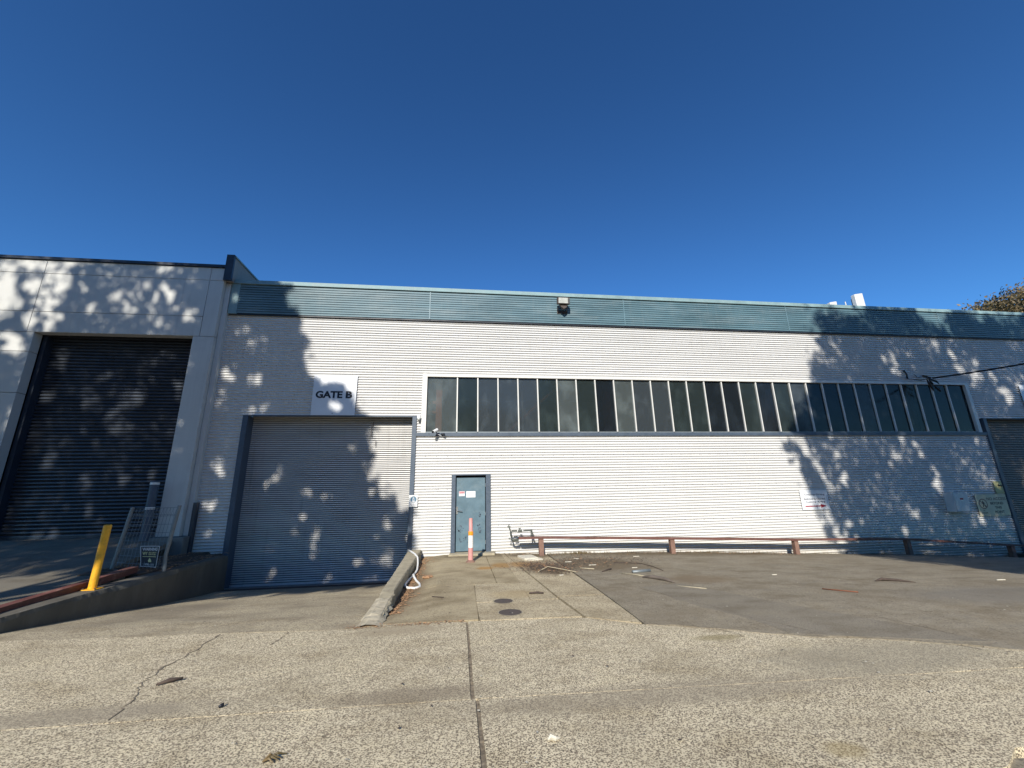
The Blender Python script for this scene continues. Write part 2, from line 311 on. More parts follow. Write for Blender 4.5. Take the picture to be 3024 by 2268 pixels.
def put(o, parent):
    o.parent = parent
    o.matrix_parent_inverse = parent_world(parent).inverted()
def parent_world(p):
    m = Matrix.LocRotScale(p.location, p.rotation_euler, p.scale)
    if p.parent: m = parent_world(p.parent) @ p.matrix_parent_inverse @ m
    return m
def thing(name, loc, label, cat, group=None):
    o = bpy.data.objects.new(name, None); SC.collection.objects.link(o); o.location = loc; o.empty_display_size = 0.2
    o['label'] = label; o['category'] = cat
    if group: o['group'] = group
    return o
def tag(o, label, cat, group=None):
    o['label'] = label; o['category'] = cat
    if group: o['group'] = group
    return o
def structure(o): o['kind'] = 'structure'; return o
def stuff(o): o['kind'] = 'stuff'; return o

def lettering(body, x0, x1, z0, z1, y, mat, parent, bold=0.0, xf=None, name='lettering'):
    cu = bpy.data.curves.new('t', 'FONT'); cu.body = body; cu.size = 1; cu.offset = bold; cu.resolution_u = 4; cu.extrude = 0.0
    cu.align_x = 'CENTER'
    t = bpy.data.objects.new('t', cu); SC.collection.objects.link(t)
    dg = bpy.context.evaluated_depsgraph_get(); dg.update()
    me = bpy.data.meshes.new_from_object(t.evaluated_get(dg)); me.name = name
    bpy.data.objects.remove(t)
    n = len(me.vertices); co = np.zeros(n * 3); me.vertices.foreach_get('co', co); co = co.reshape(-1, 3)
    mn, mxx = co.min(0), co.max(0)
    X = x0 + (co[:, 0] - mn[0]) / (mxx[0] - mn[0]) * (x1 - x0); Z = z0 + (co[:, 1] - mn[1]) / (mxx[1] - mn[1]) * (z1 - z0)
    out = np.stack([X, np.full(n, y), Z], 1)
    if xf is not None: out = np.array([tuple(xf(Vector(p))) for p in out])
    me.vertices.foreach_set('co', out.ravel()); me.update()
    me.materials.clear(); me.materials.append(MT[mat])
    o = bpy.data.objects.new(name, me); SC.collection.objects.link(o); put(o, parent); return o

def interp(pts, x):
    if x <= pts[0][0]: return pts[0][1]
    for (a, b), (c, d) in zip(pts, pts[1:]):
        if x <= c: return b + (d - b) * (x - a) / (c - a)
    return pts[-1][1]

# ------------------------------------------------------------------ terrain heights
ZW = [(-1, -0.03), (1, -0.04), (2.3, -0.10), (4.24, -0.14), (6.26, -0.19), (8.35, -0.29), (11.65, -0.43), (13.97, -0.52), (17.1, -0.72), (24, -1.0)]
def H_yard(x, y):
    z = interp(ZW, x) if x > -0.4 else -0.03 - 0.06 * min(1, (-0.4 - x) / 0.5)
    k = max(0.0, min(1.0, (y + 6.4) / 6.4)); 
    if x < -0.4: k = max(0.0, min(1.0, (y + 6.4) / 1.5))
    return z * k
DRV = [(-6.3, 0.0), (-5.6, -0.04), (-4.9, -0.12), (-4.0, -0.22), (-2.8, -0.38), (-1.5, -0.51), (-0.3, -0.60), (0.4, -0.66)]
def H_drive(x, y): return interp(DRV, y)
RMP = [(-7.5, 0.0), (-6.3, 0.03), (-5.4, 0.08), (-2.6, 0.22), (-1.0, 0.46), (-0.1, 0.64), (0.5, 0.66)]
def H_ramp(x, y): return interp(RMP, y)
def H_flat(x, y): return 0.0
def H_gate3(x, y): return interp([(-6.4, -0.25), (0.0, -1.35), (1, -1.4)], y)

def patch(name, P, nu, nv, H, thick, mat, parent=None, dz=0.0, rag=0.0):
    """slab: grid of P(u,v)->(x,y), draped on H, with skirts"""
    vs = []; fs = []
    for j in range(nv + 1):
        for i in range(nu + 1):
            x, y = P(i / nu, j / nv)
            if rag and (i in (0, nu) or j in (0, nv)):
                x += random.uniform(-rag, rag); y += random.uniform(-rag, rag)
            vs.append((x, y, H(x, y) + dz))
    W = nu + 1
    for j in range(nv):
        for i in range(nu): fs.append((j * W + i, j * W + i + 1, (j + 1) * W + i + 1, (j + 1) * W + i))
    ring = [i for i in range(W)] + [j * W + nu for j in range(1, nv + 1)] + [nv * W + i for i in range(nu - 1, -1, -1)] + [j * W for j in range(nv - 1, 0, -1)]
    o = len(vs)
    for k in ring: x, y, z = vs[k]; vs.append((x, y, z - thick))
    n = len(ring)
    for k in range(n): fs.append((ring[(k + 1) % n], ring[k], o + k, o + (k + 1) % n))
    b = MB(); b.v = vs; b.f = fs
    return b.build(name, mat, parent, fix=False)

def quad(a, b, c, d, inset=0.006):
    """a,b near edge (left,right), d,c far edge"""
    ctr = ((a[0] + b[0] + c[0] + d[0]) / 4, (a[1] + b[1] + c[1] + d[1]) / 4)
    def sh(p):
        return (p[0] + inset * (1 if p[0] < ctr[0] else -1), p[1] + inset * (1 if p[1] < ctr[1] else -1))
    a, b, c, d = map(sh, (a, b, c, d))
    def P(u_, v_):
        return ((a[0] * (1 - u_) + b[0] * u_) * (1 - v_) + (d[0] * (1 - u_) + c[0] * u_) * v_,
                (a[1] * (1 - u_) + b[1] * u_) * (1 - v_) + (d[1] * (1 - u_) + c[1] * u_) * v_)
    return P
def between(x0, x1, yb, yt):
    def P(u_, v_):
        x = x0 + (x1 - x0) * u_; return (x, yb(x) * (1 - v_) + yt(x) * v_)
    return P

# ground under everything, to the horizon
def H_soil(x, y):
    if y < -6.35: return -0.07
    if x < (-6.3 if y < -2.7 else -7.1): return H_ramp(x, y) - 0.09
    if x < -1.15: return H_drive(x, y) - 0.07
    if x < 17.35: return H_yard(x, y) - 0.05
    return H_gate3(x, y) - 0.05
gx = [-300, -120, -60, -30] + list(np.arange(-18, 24.01, 0.4)) + [40, 80, 160, 300]
gy = [-300, -120, -60, -30, -20] + list(np.arange(-14, 0.41, 0.4)) + [0.6, 60, 300]
b = MB(); W_ = len(gx)
b.v = [(x, y, (H_soil(x, min(y, 0.4)) if -18 <= x <= 24 and -14 <= y <= 0.5 else (-1.45 if y > 0.5 else -0.07))) for y in gy for x in gx]
b.f = [(j * W_ + i, j * W_ + i + 1, (j + 1) * W_ + i + 1, (j + 1) * W_ + i) for j in range(len(gy) - 1) for i in range(W_ - 1)]
structure(b.build('ground', 'soil', fix=False))

# street asphalt the photographer stands on
structure(patch('road', between(-60, 60, lambda x: -22, lambda x: -9.62 + (0.0 if x > 2.85 else -0.35) + 0.05 * math.sin(x * 9)), 240, 4, lambda x, y: -0.02, 0.05, 'asphalt'))

# footpath slabs
LINE1 = [(-14, -5.85), (-5.16, -6.06), (-4.03, -6.18), (-2.92, -6.25), (-1.37, -6.40), (-0.85, -6.26), (-0.2, -6.30), (0.13, -6.35), (0.63, -6.38), (1.56, -6.45), (2.16, -6.85), (3.15, -7.31), (3.67, -7.62), (4.18, -7.74), (4.57, -7.91), (5.27, -8.31), (6.2, -8.7), (14, -9.3)]
line1 = lambda x: interp(LINE1, x)
line2 = lambda x: interp([(-14, -7.9), (-3.1, -8.29), (0.22, -8.39), (3.88, -8.58), (14, -8.95)], x)
fp = structure(bpy.data.objects.new('footpath', None)); SC.collection.objects.link(fp); fp.location = (0, -8, 0)
patch('slab', between(-14, 0.118, lambda x: line2(x) + 0.004, lambda x: line1(x) - 0.010), 40, 6, H_flat, 0.09, 'aggregate', fp, rag=0.004)
patch('slab', between(0.145, 5.7, lambda x: line2(x) + 0.004, lambda x: max(line2(x) + 0.03, line1(x) - 0.012)), 60, 6, H_flat, 0.09, 'aggregate', fp, rag=0.004)
patch('slab', between(-14, 0.150, lambda x: -9.85, lambda x: line2(x) - 0.004), 60, 4, H_flat, 0.09, 'aggregate', fp, rag=0.002)
patch('slab', between(0.182, 2.9, lambda x: -9.85, lambda x: line2(x) - 0.004), 30, 4, H_flat, 0.09, 'aggregate', fp, rag=0.004)
patch('slab', between(2.905, 14, lambda x: interp([(2.9, -9.72), (3.35, -9.52), (14, -9.6)], x) + 0.02 * math.sin(x * 31), lambda x: line2(x) - 0.004), 90, 4, H_flat, 0.09, 'aggregate', fp, rag=0.006)
b = MB(); ys_ = np.linspace(-9.8, -6.35, 90)
b.v = [(interp([(-9.8, .143), (-8.41, .143), (-8.39, .111), (-6.3, .109)], y) + d + random.uniform(-.004, .004), y, -0.014 + random.uniform(-.006, .006)) for y in ys_ for d in (0, 0.045)]
b.f = [(2 * i, 2 * i + 1, 2 * i + 3, 2 * i + 2) for i in range(89)]
b.build('joint_filler', 'joint_dirt', fp, fix=False)
# cracks filled with dirt
def crack(pts, w, name='crack', H=None, par=None, dz=0.004):
    H = H or H_flat; par = par or fp
    b = MB(); q = []
    for (x0, y0), (x1, y1) in zip(pts, pts[1:]):
        for k in range(7):
            t = k / 7; q.append((x0 + (x1 - x0) * t + random.uniform(-.02, .02), y0 + (y1 - y0) * t + random.uniform(-.02, .02)))
    q.append(pts[-1]); L_ = []
    for i, p in enumerate(q):
        n = q[min(i + 1, len(q) - 1)]; m = q[max(i - 1, 0)]; d = Vector((n[0] - m[0], n[1] - m[1])).normalized(); ww = w * random.uniform(0.25, 1.2)
        L_.append((p[0] - d.y * ww / 2, p[1] + d.x * ww / 2)); L_.append((p[0] + d.y * ww / 2, p[1] - d.x * ww / 2))
    b.v = [(x, y, H(x, y) + dz) for x, y in L_]
    b.f = [(2 * i, 2 * i + 1, 2 * i + 3, 2 * i + 2) for i in range(len(q) - 1)]
    return b.build(name, 'joint_dirt', par, fix=False)
crack([(-2.70, -6.30), (-2.68, -6.92), (-2.70, -7.34)], 0.021)
crack([(-2.70, -7.34), (-2.65, -7.64), (-2.52, -7.91), (-2.45, -8.27)], 0.011)
crack([(-1.95, -6.37), (-1.93, -6.62), (-1.97, -6.8)], 0.014)
crack([(2.9, -7.2), (3.0, -7.4), (3.02, -7.5)], 0.012)
crack([(4.6, -7.95), (4.85, -8.1), (4.95, -8.25)], 0.012)

# driveway down to gate B
dr = structure(bpy.data.objects.new('driveway', None)); SC.collection.objects.link(dr); dr.location = (-3.5, -3, -0.3)
patch('slab', between(-5.62, -1.15, lambda x: line1(x) + 0.008, lambda x: -0.62), 24, 40, H_drive, 0.06, 'driveway', dr)
patch('slab', between(-5.75, -1.25, lambda x: -0.36, lambda x: 0.45), 10, 4, H_drive, 0.06, 'plinth', dr)

# path in front of the door
pa = structure(bpy.data.objects.new('path', None)); SC.collection.objects.link(pa); pa.location = (0.7, -3, 0)
def bay(a, b_, c, d, mat='path', nu=8, nv=14, dz=0.0, inset=0.006):
    return patch('slab', quad(a, b_, c, d, inset), nu, nv, H_yard, 0.06, mat, pa, dz, rag=0.003)
bay((-1.0, -4.1), (0.70, -4.1), (0.74, 0.05), (-1.0, 0.05), nv=18)
bay((-1.0, -6.24), (0.28, -6.30), (0.30, -4.1), (-1.0, -4.1))
bay((0.28, -5.42), (1.08, -5.46), (1.12, -4.1), (0.30, -4.1), 'path_pale')
bay((0.70, -4.1), (1.12, -4.1), (1.16, 0.05), (0.74, 0.05), 'path')
bay((1.08, -5.42), (1.50, -5.42), (1.24, 0.05), (1.16, 0.05), 'path_pale')
bay((0.28, -6.34), (1.575, -6.42), (1.50, -5.44), (0.28, -5.44), 'path_pale')
bay((1.60, -6.46), (2.19, -6.83), (2.26, -5.28), (1.515, -5.27), 'path_pale', inset=0.010)
bay((1.515, -5.26), (2.26, -5.27), (2.42, 0.05), (1.25, 0.05), 'path_pale', nv=18, inset=0.008)
# rust stains, as thin deposits
def stain(pts, H, dz, mat, parent, name):
    b = MB(); n = len(pts); cx = sum(p[0] for p in pts) / n; cy = sum(p[1] for p in pts) / n
    b.v = [(cx, cy, H(cx, cy) + dz)] + [(x, y, H(x, y) + dz) for x, y in pts]; b.f = [(0, 1 + i, 1 + (i + 1) % n) for i in range(n)]
    return b.build(name, mat, parent, fix=False)

# asphalt apron
def apbot(x): return line1(x) + 0.0
def ap_left(y): return interp([(-6.85, 2.19), (-5.5, 2.255), (-4.3, 2.31), (-3, 2.35), (0, 2.45)], y)
ap = structure(bpy.data.objects.new('asphalt_apron', None)); SC.collection.objects.link(ap); ap.location = (8, -3, 0)
def Pa(u_, v_):
    t = u_ ** 1.6; X = 2.2 + (17.3 - 2.2) * t
    yb = line1(max(X, 2.16)) + 0.02 * math.sin(X * 5.3) + 0.018 * math.sin(X * 13) + 0.012 * math.sin(X * 31); y = yb + (0.03 - yb) * v_
    return (X + (ap_left(y) - 2.2) * (1 - t), y)
patch('asphalt_surface', Pa, 110, 40, H_yard, 0.07, 'asphalt', ap, dz=0.006)
def Ppatch(u_, v_):
    a = [(3.55, -7.50), (2.95, -4.9)]; c = [(5.2, -8.1), (3.75, -4.75)]
    l = (a[0][0] + (a[1][0] - a[0][0]) * v_ + 0.05 * math.sin(v_ * 9), a[0][1] + (a[1][1] - a[0][1]) * v_)
    rr_ = (c[0][0] + (c[1][0] - c[0][0]) * v_ + 0.06 * math.sin(v_ * 7 + 1), c[0][1] + (c[1][1] - c[0][1]) * v_)
    return (l[0] + (rr_[0] - l[0]) * u_, l[1] + (rr_[1] - l[1]) * u_)
patch('asphalt_mend', Ppatch, 12, 22, H_yard, 0.004, 'asphalt_patch', ap, dz=0.0085, rag=0.015)
for cpts, cw in (([(3.9, -7.6), (3.55, -6.9), (3.3, -6.1), (2.95, -5.0)], .014), ([(5.2, -8.05), (5.0, -7.2), (4.4, -6.0), (3.9, -5.0), (3.3, -4.4)], .010),
                 ([(2.9, -3.2), (4.2, -3.0), (5.8, -3.3), (7.5, -3.1), (8.6, -3.5)], .010), ([(6.5, -.8), (7.6, -1.8), (9.0, -2.2)], .010), ([(8.2, -1.0), (9.6, -1.5), (11, -1.3)], .009), ([(7.8, -7.0), (6.6, -6.0), (5.2, -5.5)], .008)):
    crack(cpts, cw, 'crack', H_yard, ap, 0.0105)
# left ramp
def Pramp(u_, v_):
    y = -6.0 + 6.4 * v_; xr = interp([(-7, -6.02), (-2.95, -6.05), (-2.3, -6.72), (0.4, -6.93)], y)
    y0 = line1(-18 + (xr + 18) * u_) + 0.01; y = y0 + (0.4 - y0) * v_
    return (-18 + (interp([(-7, -6.02), (-2.95, -6.05), (-2.3, -6.72), (0.4, -6.93)], y) + 18) * u_, y)
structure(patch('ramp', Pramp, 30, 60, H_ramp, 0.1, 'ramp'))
# third gate ramp on the far right
structure(patch('side_ramp', between(17.62, 24, lambda x: -6.4, lambda x: 0.5), 10, 12, H_gate3, 0.1, 'driveway'))
b = MB(); b.prism([(-7, 0.05), (-7, -1.6), (0.2, -1.6), (0.2, -0.62), (-3, -0.35)], 'x', 17.36, 17.6)
tag(b.build('side_retaining_wall', 'wall_conc'), 'low concrete edge wall beside the sunken right hand gateway', 'retaining wall')

# ------------------------------------------------------------------ retaining wall and kerb wall
b = MB(); ys = list(np.arange(-9.5, -0.30, 0.045)) + [-0.30]; chp = 0.0
TOP = [(-9.5, 0.06), (-6.3, 0.09), (-5.6, 0.14), (-4.7, 0.155), (-3, 0.165), (-0.3, 0.18)]
prof = []
for y in ys:
    chp = max(0.0, min(0.035, chp + random.uniform(-.010, .010))); ch = (chp if y < -2.2 else chp * .3) + random.uniform(0, .006)
    zt = interp(TOP, y); xr = -5.6 + 0.004 * random.uniform(-1, 1)
    prof.append([(xr, y, -0.85), (xr - 0.004, y, zt - 0.05 - ch), (xr - 0.018 - ch, y, zt - 0.004), (-5.84, y, zt), (-5.93, y, zt - 0.002), (-5.93, y, -0.3)])
n = len(prof[0]); b.v = [p for q in prof for p in q]
b.f = [(i * n + k, i * n + k + 1, (i + 1) * n + k + 1, (i + 1) * n + k) for i in range(len(ys) - 1) for k in range(n - 1)] + [tuple(range(n)), tuple((len(ys) - 1) * n + k for k in reversed(range(n)))]
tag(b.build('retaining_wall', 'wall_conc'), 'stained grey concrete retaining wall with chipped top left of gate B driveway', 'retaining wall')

b = MB(); prof = []
KT = [(-6.35, -0.01), (-6.15, 0.01), (-5.75, 0.045), (-5.1, 0.10), (-4.6, 0.12), (0.12, 0.12)]
kys = list(np.arange(-6.35, 0.1, 0.09)) + [0.1]
for y in kys:
    zt = interp(KT, y); brk = y < -4.9; j = (0.018 if brk else 0.004)
    xl = interp([(-6.35, -1.12), (-6.1, -1.125), (-5.2, -1.14), (-3.4, -1.18), (0, -1.29)], y); xr = -0.95 + (0.02 if y < -5 else 0)
    prof.append([(xl - 0.015, y, -0.9), (xl - 0.01 + random.uniform(-j, j), y, zt - 0.025 + random.uniform(-j, j)), (xl + 0.02, y, zt + random.uniform(-j, j) * .6), ((xl + xr) / 2, y, zt + 0.005 + random.uniform(-j, j) * .6), (xr - 0.018 + random.uniform(-j, j), y, zt), (xr + random.uniform(-j, j), y, zt - 0.02), (xr, y, -0.3)])
n = len(prof[0]); b.v = [p for q in prof for p in q]
b.f = [(i * n + k, i * n + k + 1, (i + 1) * n + k + 1, (i + 1) * n + k) for i in range(len(kys) - 1) for k in range(n - 1)] + [tuple(range(n)), tuple((len(kys) - 1) * n + k for k in reversed(range(n)))]
kerb = thing('kerb_wall', (-1.1, -3, 0), 'narrow weathered concrete kerb wall between gate B driveway and door path', 'kerb')
b.build('kerb_body', 'kerb_conc', kerb)
b = MB()   # patched grey mortar end
cols = []
for j in range(12):
    y = -6.36 + j * 0.095 + random.uniform(-.03, .03)
    cols.append([(-1.19 + random.uniform(-.03, .03), y, H_drive(0, y) + 0.006), (-1.15, y + .02, 0.012 + random.uniform(-.006, .012) + interp([(-6.4, 0), (-5.4, .07)], y)), (-1.08, y, 0.018 + random.uniform(-.008, .012) + interp([(-6.6, 0), (-6.1, .03), (-5.2, .098)], y)), (-0.965, y, 0.012 + interp([(-6.6, 0), (-6.1, .02), (-5.2, .085)], y)), (-0.90 + random.uniform(-.02, .02), y, -0.01)])
b.v = [p for c in cols for p in c]; b.f = [(i * 5 + k, i * 5 + k + 1, (i + 1) * 5 + k + 1, (i + 1) * 5 + k) for i in range(11) for k in range(4)]
b.build('mortar_end', 'pale_conc', kerb, fix=False)

# drain grate in front of gate B
g = thing('drain_grate', (-3.5, -0.5, -0.6), 'slotted steel drain grate across the foot of gate B', 'grate')
b = MB(); b.box(-5.6, -1.3, -0.60, -0.585, -0.66, -0.572); b.box(-5.6, -1.3, -0.38, -0.365, -0.66, -0.584); b.build('frame', 'iron', g)
bar = None
for k in range(104):
    x = -5.58 + k * 0.041
    if bar is None:
        b = MB(); b.prism([(0, -0.585), (0.012, -0.585), (0.042, -0.38), (0.030, -0.38)], 'z', -0.62, -0.583); bar = b.build('bar', 'iron')
        bar.location = (x, 0, 0); put(bar, g)
    else:
        o = bar.copy(); SC.collection.objects.link(o); o.parent = g; o.matrix_parent_inverse = bar.matrix_parent_inverse; o.location = (x, 0, 0)
b = MB(); b.box(-5.6, -1.3, -0.585, -0.38, -0.80, -0.66); b.build('channel', 'dark', g)

# ------------------------------------------------------------------ warehouse
PIT = 0.0762
CUT = 0.31
def corrugated(x0, x1, z0, z1, amp=0.0185, pit=PIT, y=0.0, wob=0.0005, seg=8):
    zs = [z0]; k = math.floor(z0 / pit)
    while k * pit < z1:
        for t_ in (0, CUT * .25, CUT * .5, CUT * .75, CUT, CUT + (1 - CUT) * .33, CUT + (1 - CUT) * .66):
            z = (k + t_) * pit
            if z0 + 1e-4 < z < z1 - 1e-4: zs.append(z)
        k += 1
    zs.append(z1)
    nx = max(1, int(round((x1 - x0) / 0.9))); xs = [x0 + (x1 - x0) * i / nx for i in range(nx + 1)]
    b = MB()
    ph = [(random.uniform(-wob, wob), random.uniform(-wob, wob)) for _ in xs]
    for z in zs:
        t_ = (z / pit) % 1.0
        if t_ < CUT: q_ = t_ / CUT; c = q_ * q_ * (3 - 2 * q_)
        else: q_ = (t_ - CUT) / (1 - CUT); c = 1 - (0.65 * q_ + 0.35 * q_ * q_ * (3 - 2 * q_))
        for i, x in enumerate(xs):
            b.v.append((x, y - 2 * amp * c + ph[i][0], z))
    w = len(xs); b.f = [(j * w + i, j * w + i + 1, (j + 1) * w + i + 1, (j + 1) * w + i) for j in range(len(zs) - 1) for i in range(w - 1)]
    return b
wh = thing('warehouse', (5, 0, 0), 'long white corrugated warehouse with blue green fascia, ribbon window and gate B', 'warehouse')
YW = 0.03
regions = [(-6.76, -5.87, -0.1, 3.73), (-6.76, -1.085, 3.73, 6.80), (-1.23, -1.085, 3.20, 3.73), (-1.085, 24, 5.00, 6.80),
           (17.78, 24, 3.73, 5.00), (-1.23, -0.18, -0.5, 3.20), (-0.18, 0.89, 2.07, 3.20), (0.89, 17.94, -1.2, 3.20)]
xb = [-6.76, -1.6, 4.4, 10.4, 16.4, 24]
COV = 10 * PIT
for (x0, x1, z0, z1) in regions:
    ks = [z0] + [k * COV for k in range(-3, 12) if z0 + 0.1 < k * COV < z1 - 0.1] + [z1]
    cuts = [x0] + [q for q in xb if x0 + 0.2 < q < x1 - 0.2] + [x1]
    for a, c in zip(ks, ks[1:]):
        for i, (p, q) in enumerate(zip(cuts, cuts[1:])):
            bb = corrugated(p - (0.03 if i else 0), q, a - 0.004, c + 0.004, y=YW - (0.0012 if i % 2 else 0) - random.uniform(0, 0.0008))
            bb.build('wall_sheet', 'white_sheet', wh, smooth=True, fix=False)
# rows of roofing screws
b = MB()
def screw(b, x, z, y=0.008, r_=0.010):
    b.v += [(x - r_, y, z), (x, y, z - r_), (x + r_, y, z), (x, y, z + r_), (x, y - 0.008, z)]; o = len(b.v) - 5
    b.f += [(o + i, o + (i + 1) % 4, o + 4) for i in range(4)]
for zr in (5.18, 5.26 + 0.62, 6.25, 2.6, 1.7, 0.72, 4.2):
    z = round(zr / PIT) * PIT
    x = -6.6 + random.random() * .2
    while x < 22:
        ok = any(r0[0] < x < r0[1] and r0[2] < z < r0[3] for r0 in regions)
        if ok:
            screw(b, x, z + random.uniform(-.004, .004))
            if random.random() < .15: screw(b, x + 0.05, z)
        x += 0.305 + random.uniform(-.01, .01)
stuff(b.build('screws', MT['ink_grey'], wh, fix=False))

# fascia: ribbed blue green sheet in four lengths
def fascia_sheet(x0, x1):
    b = MB(); zs = []; z = 6.735
    p = 0.0762
    while z < 7.66:
        zs += [(z, -0.085), (z + 0.052, -0.090), (z + 0.0535, -0.048), (z + 0.0735, -0.048), (z + 0.0755, -0.085)]; z += p
    nx = max(1, int((x1 - x0) / 1.2)); xs = [x0 + (x1 - x0) * i / nx for i in range(nx + 1)]; ww = [random.uniform(-.003, .003) for _ in xs]
    for z, y in zs:
        for x, w_ in zip(xs, ww): b.v.append((x, y + w_, z))
    w = len(xs); b.f = [(j * w + i, j * w + i + 1, (j + 1) * w + i + 1, (j + 1) * w + i) for j in range(len(zs) - 1) for i in range(w - 1)]
    return b
for x0, x1 in ((-6.45, -0.955), (-0.935, 5.30), (5.32, 11.18), (11.20, 17.3), (17.32, 24)):
    fascia_sheet(x0, x1).build('fascia_sheet', 'fascia', wh, fix=False)
for x in (-0.945, 5.31, 11.19, 17.31):
    MB().box(x - 0.016, x + 0.016, -0.098, -0.06, 6.73, 7.66).build('joint_strip', 'fascia', wh)
MB().box(-6.68, -6.45, -0.10, -0.05, 6.71, 7.66).build('end_flashing', 'fascia_cap', wh)
for x0, x1 in ((-6.68, -0.3), (-0.298, 7.0), (7.002, 14.2), (14.202, 24)):
    MB().prism([(-0.125, 7.655), (-0.13, 7.66), (-0.115, 7.785), (0.25, 7.80), (0.25, 7.655)], 'x', x0, x1).build('cap_flashing', 'fascia_cap', wh)
MB().box(-6.68, 24, -0.06, 0.0, 6.70, 6.735).build('soffit_trim', 'navy', wh)
# building shell
sh = MB()
sh.box(-6.76, 24, -0.04, 0.2, 6.735, 7.65)
sh.build('fascia_backing', 'dark', wh)
b = MB(); b.v = [(-6.76, 0.2, 7.70), (24, 0.2, 7.70), (24, 14, 7.5), (-6.76, 14, 7.5)]; b.f = [(0, 1, 2, 3)]; b.build('roof', 'roof', wh, fix=False)
MB().box(-6.6, 24, 13.8, 14.0, -1.4, 7.4).build('rear_wall', 'grey_inner', wh)
MB().box(23.9, 24.0, 0.1, 13.8, -1.4, 7.4).build('side_wall', 'grey_inner', wh)
MB().box(-5.7, 17.9, 0.12, 13.8, -0.9, -0.7).build('floor', 'grey_inner', wh)
MB().box(-6.6, 24, 0.1, 13.8, 7.30, 7.45).build('ceiling', 'grey_inner', wh)
b = MB()   # inner lining behind cladding (keeps light out)
for (x0, x1, z0, z1) in [(-6.76, -6.05, -0.5, 3.9), (-6.76, -1.05, 3.9, 6.9), (-1.05, 17.78, 5.06, 6.9), (17.78, 24, 3.75, 6.9), (-1.2, -0.10, -1, 3.16), (-0.10, 0.80, 2.06, 3.16), (0.80, 17.94, -1.3, 3.16)]:
    b.box(x0, x1, 0.10, 0.115, z0, z1)
b.build('wall_lining', 'dark', wh)
# interior steelwork seen through the panes
for x in (-0.62, 4.72, 10.35, 15.9):
    c = MB(); c.box(x - 0.09, x + 0.09, 0.45, 0.46, -0.7, 7.2); c.box(x - 0.09, x + 0.09, 0.70, 0.71, -0.7, 7.2); c.box(x - 0.006, x + 0.006, 0.46, 0.70, -0.7, 7.2)
    c.build('steel_column', 'orange_steel', wh)
MB().box(-6, -0.71, 0.5, 0.6, 4.22, 4.30).build('girt', 'orange_steel', wh)
MB().box(-6, -0.71, 0.5, 0.6, 3.92, 4.00).build('girt', 'orange_steel', wh)
MB().tube([(1.2, 0.6, 3.1), (3.2, 0.6, 4.9)], 0.045, 6).build('brace', 'orange_steel', wh)
MB().tube([(1.95, 0.5, 3.2), (1.95, 0.5, 4.9)], 0.025, 6).build('conduit', 'white_trim', wh)
MB().tube([(-0.52, 0.35, 4.4), (-0.50, 0.35, 3.9), (-0.42, 0.35, 3.55), (-0.28, 0.35, 3.25)], 0.012, 6).build('cable', 'ink_blue', wh)

# ribbon window
win = bpy.data.objects.new('ribbon_window', None); SC.collection.objects.link(win); win.location = (8, 0, 4); put(win, wh); win.location = (8, 0, 4)
win.matrix_parent_inverse = parent_world(wh).inverted()
mull = [-0.0694 + 0.60709 * k for k in range(29)]
MB().box(-1.09, -0.95, -0.030, 0.08, 3.252, 5.02).build('jamb_trim', 'white_trim', win, bevel=0.003)
MB().box(-0.9495, 17.655, -0.028, 0.08, 4.925, 5.018).build('head_trim', 'white_trim', win, bevel=0.003)
MB().box(17.656, 17.79, -0.030, 0.08, 3.252, 5.02).build('jamb_trim', 'white_trim', win, bevel=0.003)
MB().box(-0.9495, 17.655, 0.0, 0.09, 3.252, 3.285).build('sill_strip', 'galv', win)
edges = [-0.95] + mull + [17.655]
m0 = None
for x in mull:
    w_ = 0.017
    if m0 is None:
        m0 = MB().box(-w_, w_, 0.0, 0.075, 3.262, 4.927).build('mullion', 'white_trim'); m0.location = (x, 0, 0); put(m0, win)
    else:
        o = m0.copy(); SC.collection.objects.link(o); o.location = (x, 0, 0); o.matrix_parent_inverse = m0.matrix_parent_inverse
    
pat = [0, 1, 2, 2, 2, 1, 0, 1, 3, 0, 2, 2, 1, 1, 3, 3, 1, 3, 1, 2, 3, 3, 3, 2, 3, 3, 1, 3, 3, 3]
for i, (a, c) in enumerate(zip(edges, edges[1:])):
    tl = random.uniform(-0.006, 0.006)
    bb = MB(); y0 = 0.05
    bb.v = [(a + 0.01, y0 + tl, 3.28), (c - 0.01, y0 - tl, 3.28), (c - 0.01, y0 - tl + random.uniform(-.003, .003), 4.93), (a + 0.01, y0 + tl, 4.93)]
    bb.v += [(x, y + 0.006, z) for x, y, z in bb.v]
    bb.f = [(0, 1, 2, 3), (7, 6, 5, 4), (0, 4, 5, 1), (1, 5, 6, 2), (2, 6, 7, 3), (3, 7, 4, 0)]
    bb.build('pane', GL[pat[i]], win, fix=False)
MB().box(-1.23, 17.93, -0.045, 0.09, 3.152, 3.252).build('sill_beam', 'slate', wh, bevel=0.004)

# gate B roller door
def CP(t_): return interp([(0, 0.0), (0.249, 0.0), (0.375, 0.88), (0.5, 1.0), (0.75, 0.92), (0.875, 0.66), (1, 0.0)], t_)
def curtain(x0, x1, z0, z1, pit, y, amp, seg=6):
    b = MB(); n = int((z1 - z0) / pit * seg); xs = [x0, (x0 + x1) / 2 + random.uniform(-.4, .4), x1]
    for k in range(n + 1):
        z = z0 + k * pit / seg; t_ = (k % seg) / seg; d = amp * CP(t_)
        for i, x in enumerate(xs): b.v.append((x, y - d + (0.004 if i == 1 else 0), z))
    b.f = [(j * 3 + i, j * 3 + i + 1, (j + 1) * 3 + i + 1, (j + 1) * 3 + i) for j in range(n) for i in range(2) if j % seg > 1]
    return b
def empty_part(name, loc, parent):
    o = bpy.data.objects.new(name, None); SC.collection.objects.link(o); o.location = loc; put(o, parent); return o
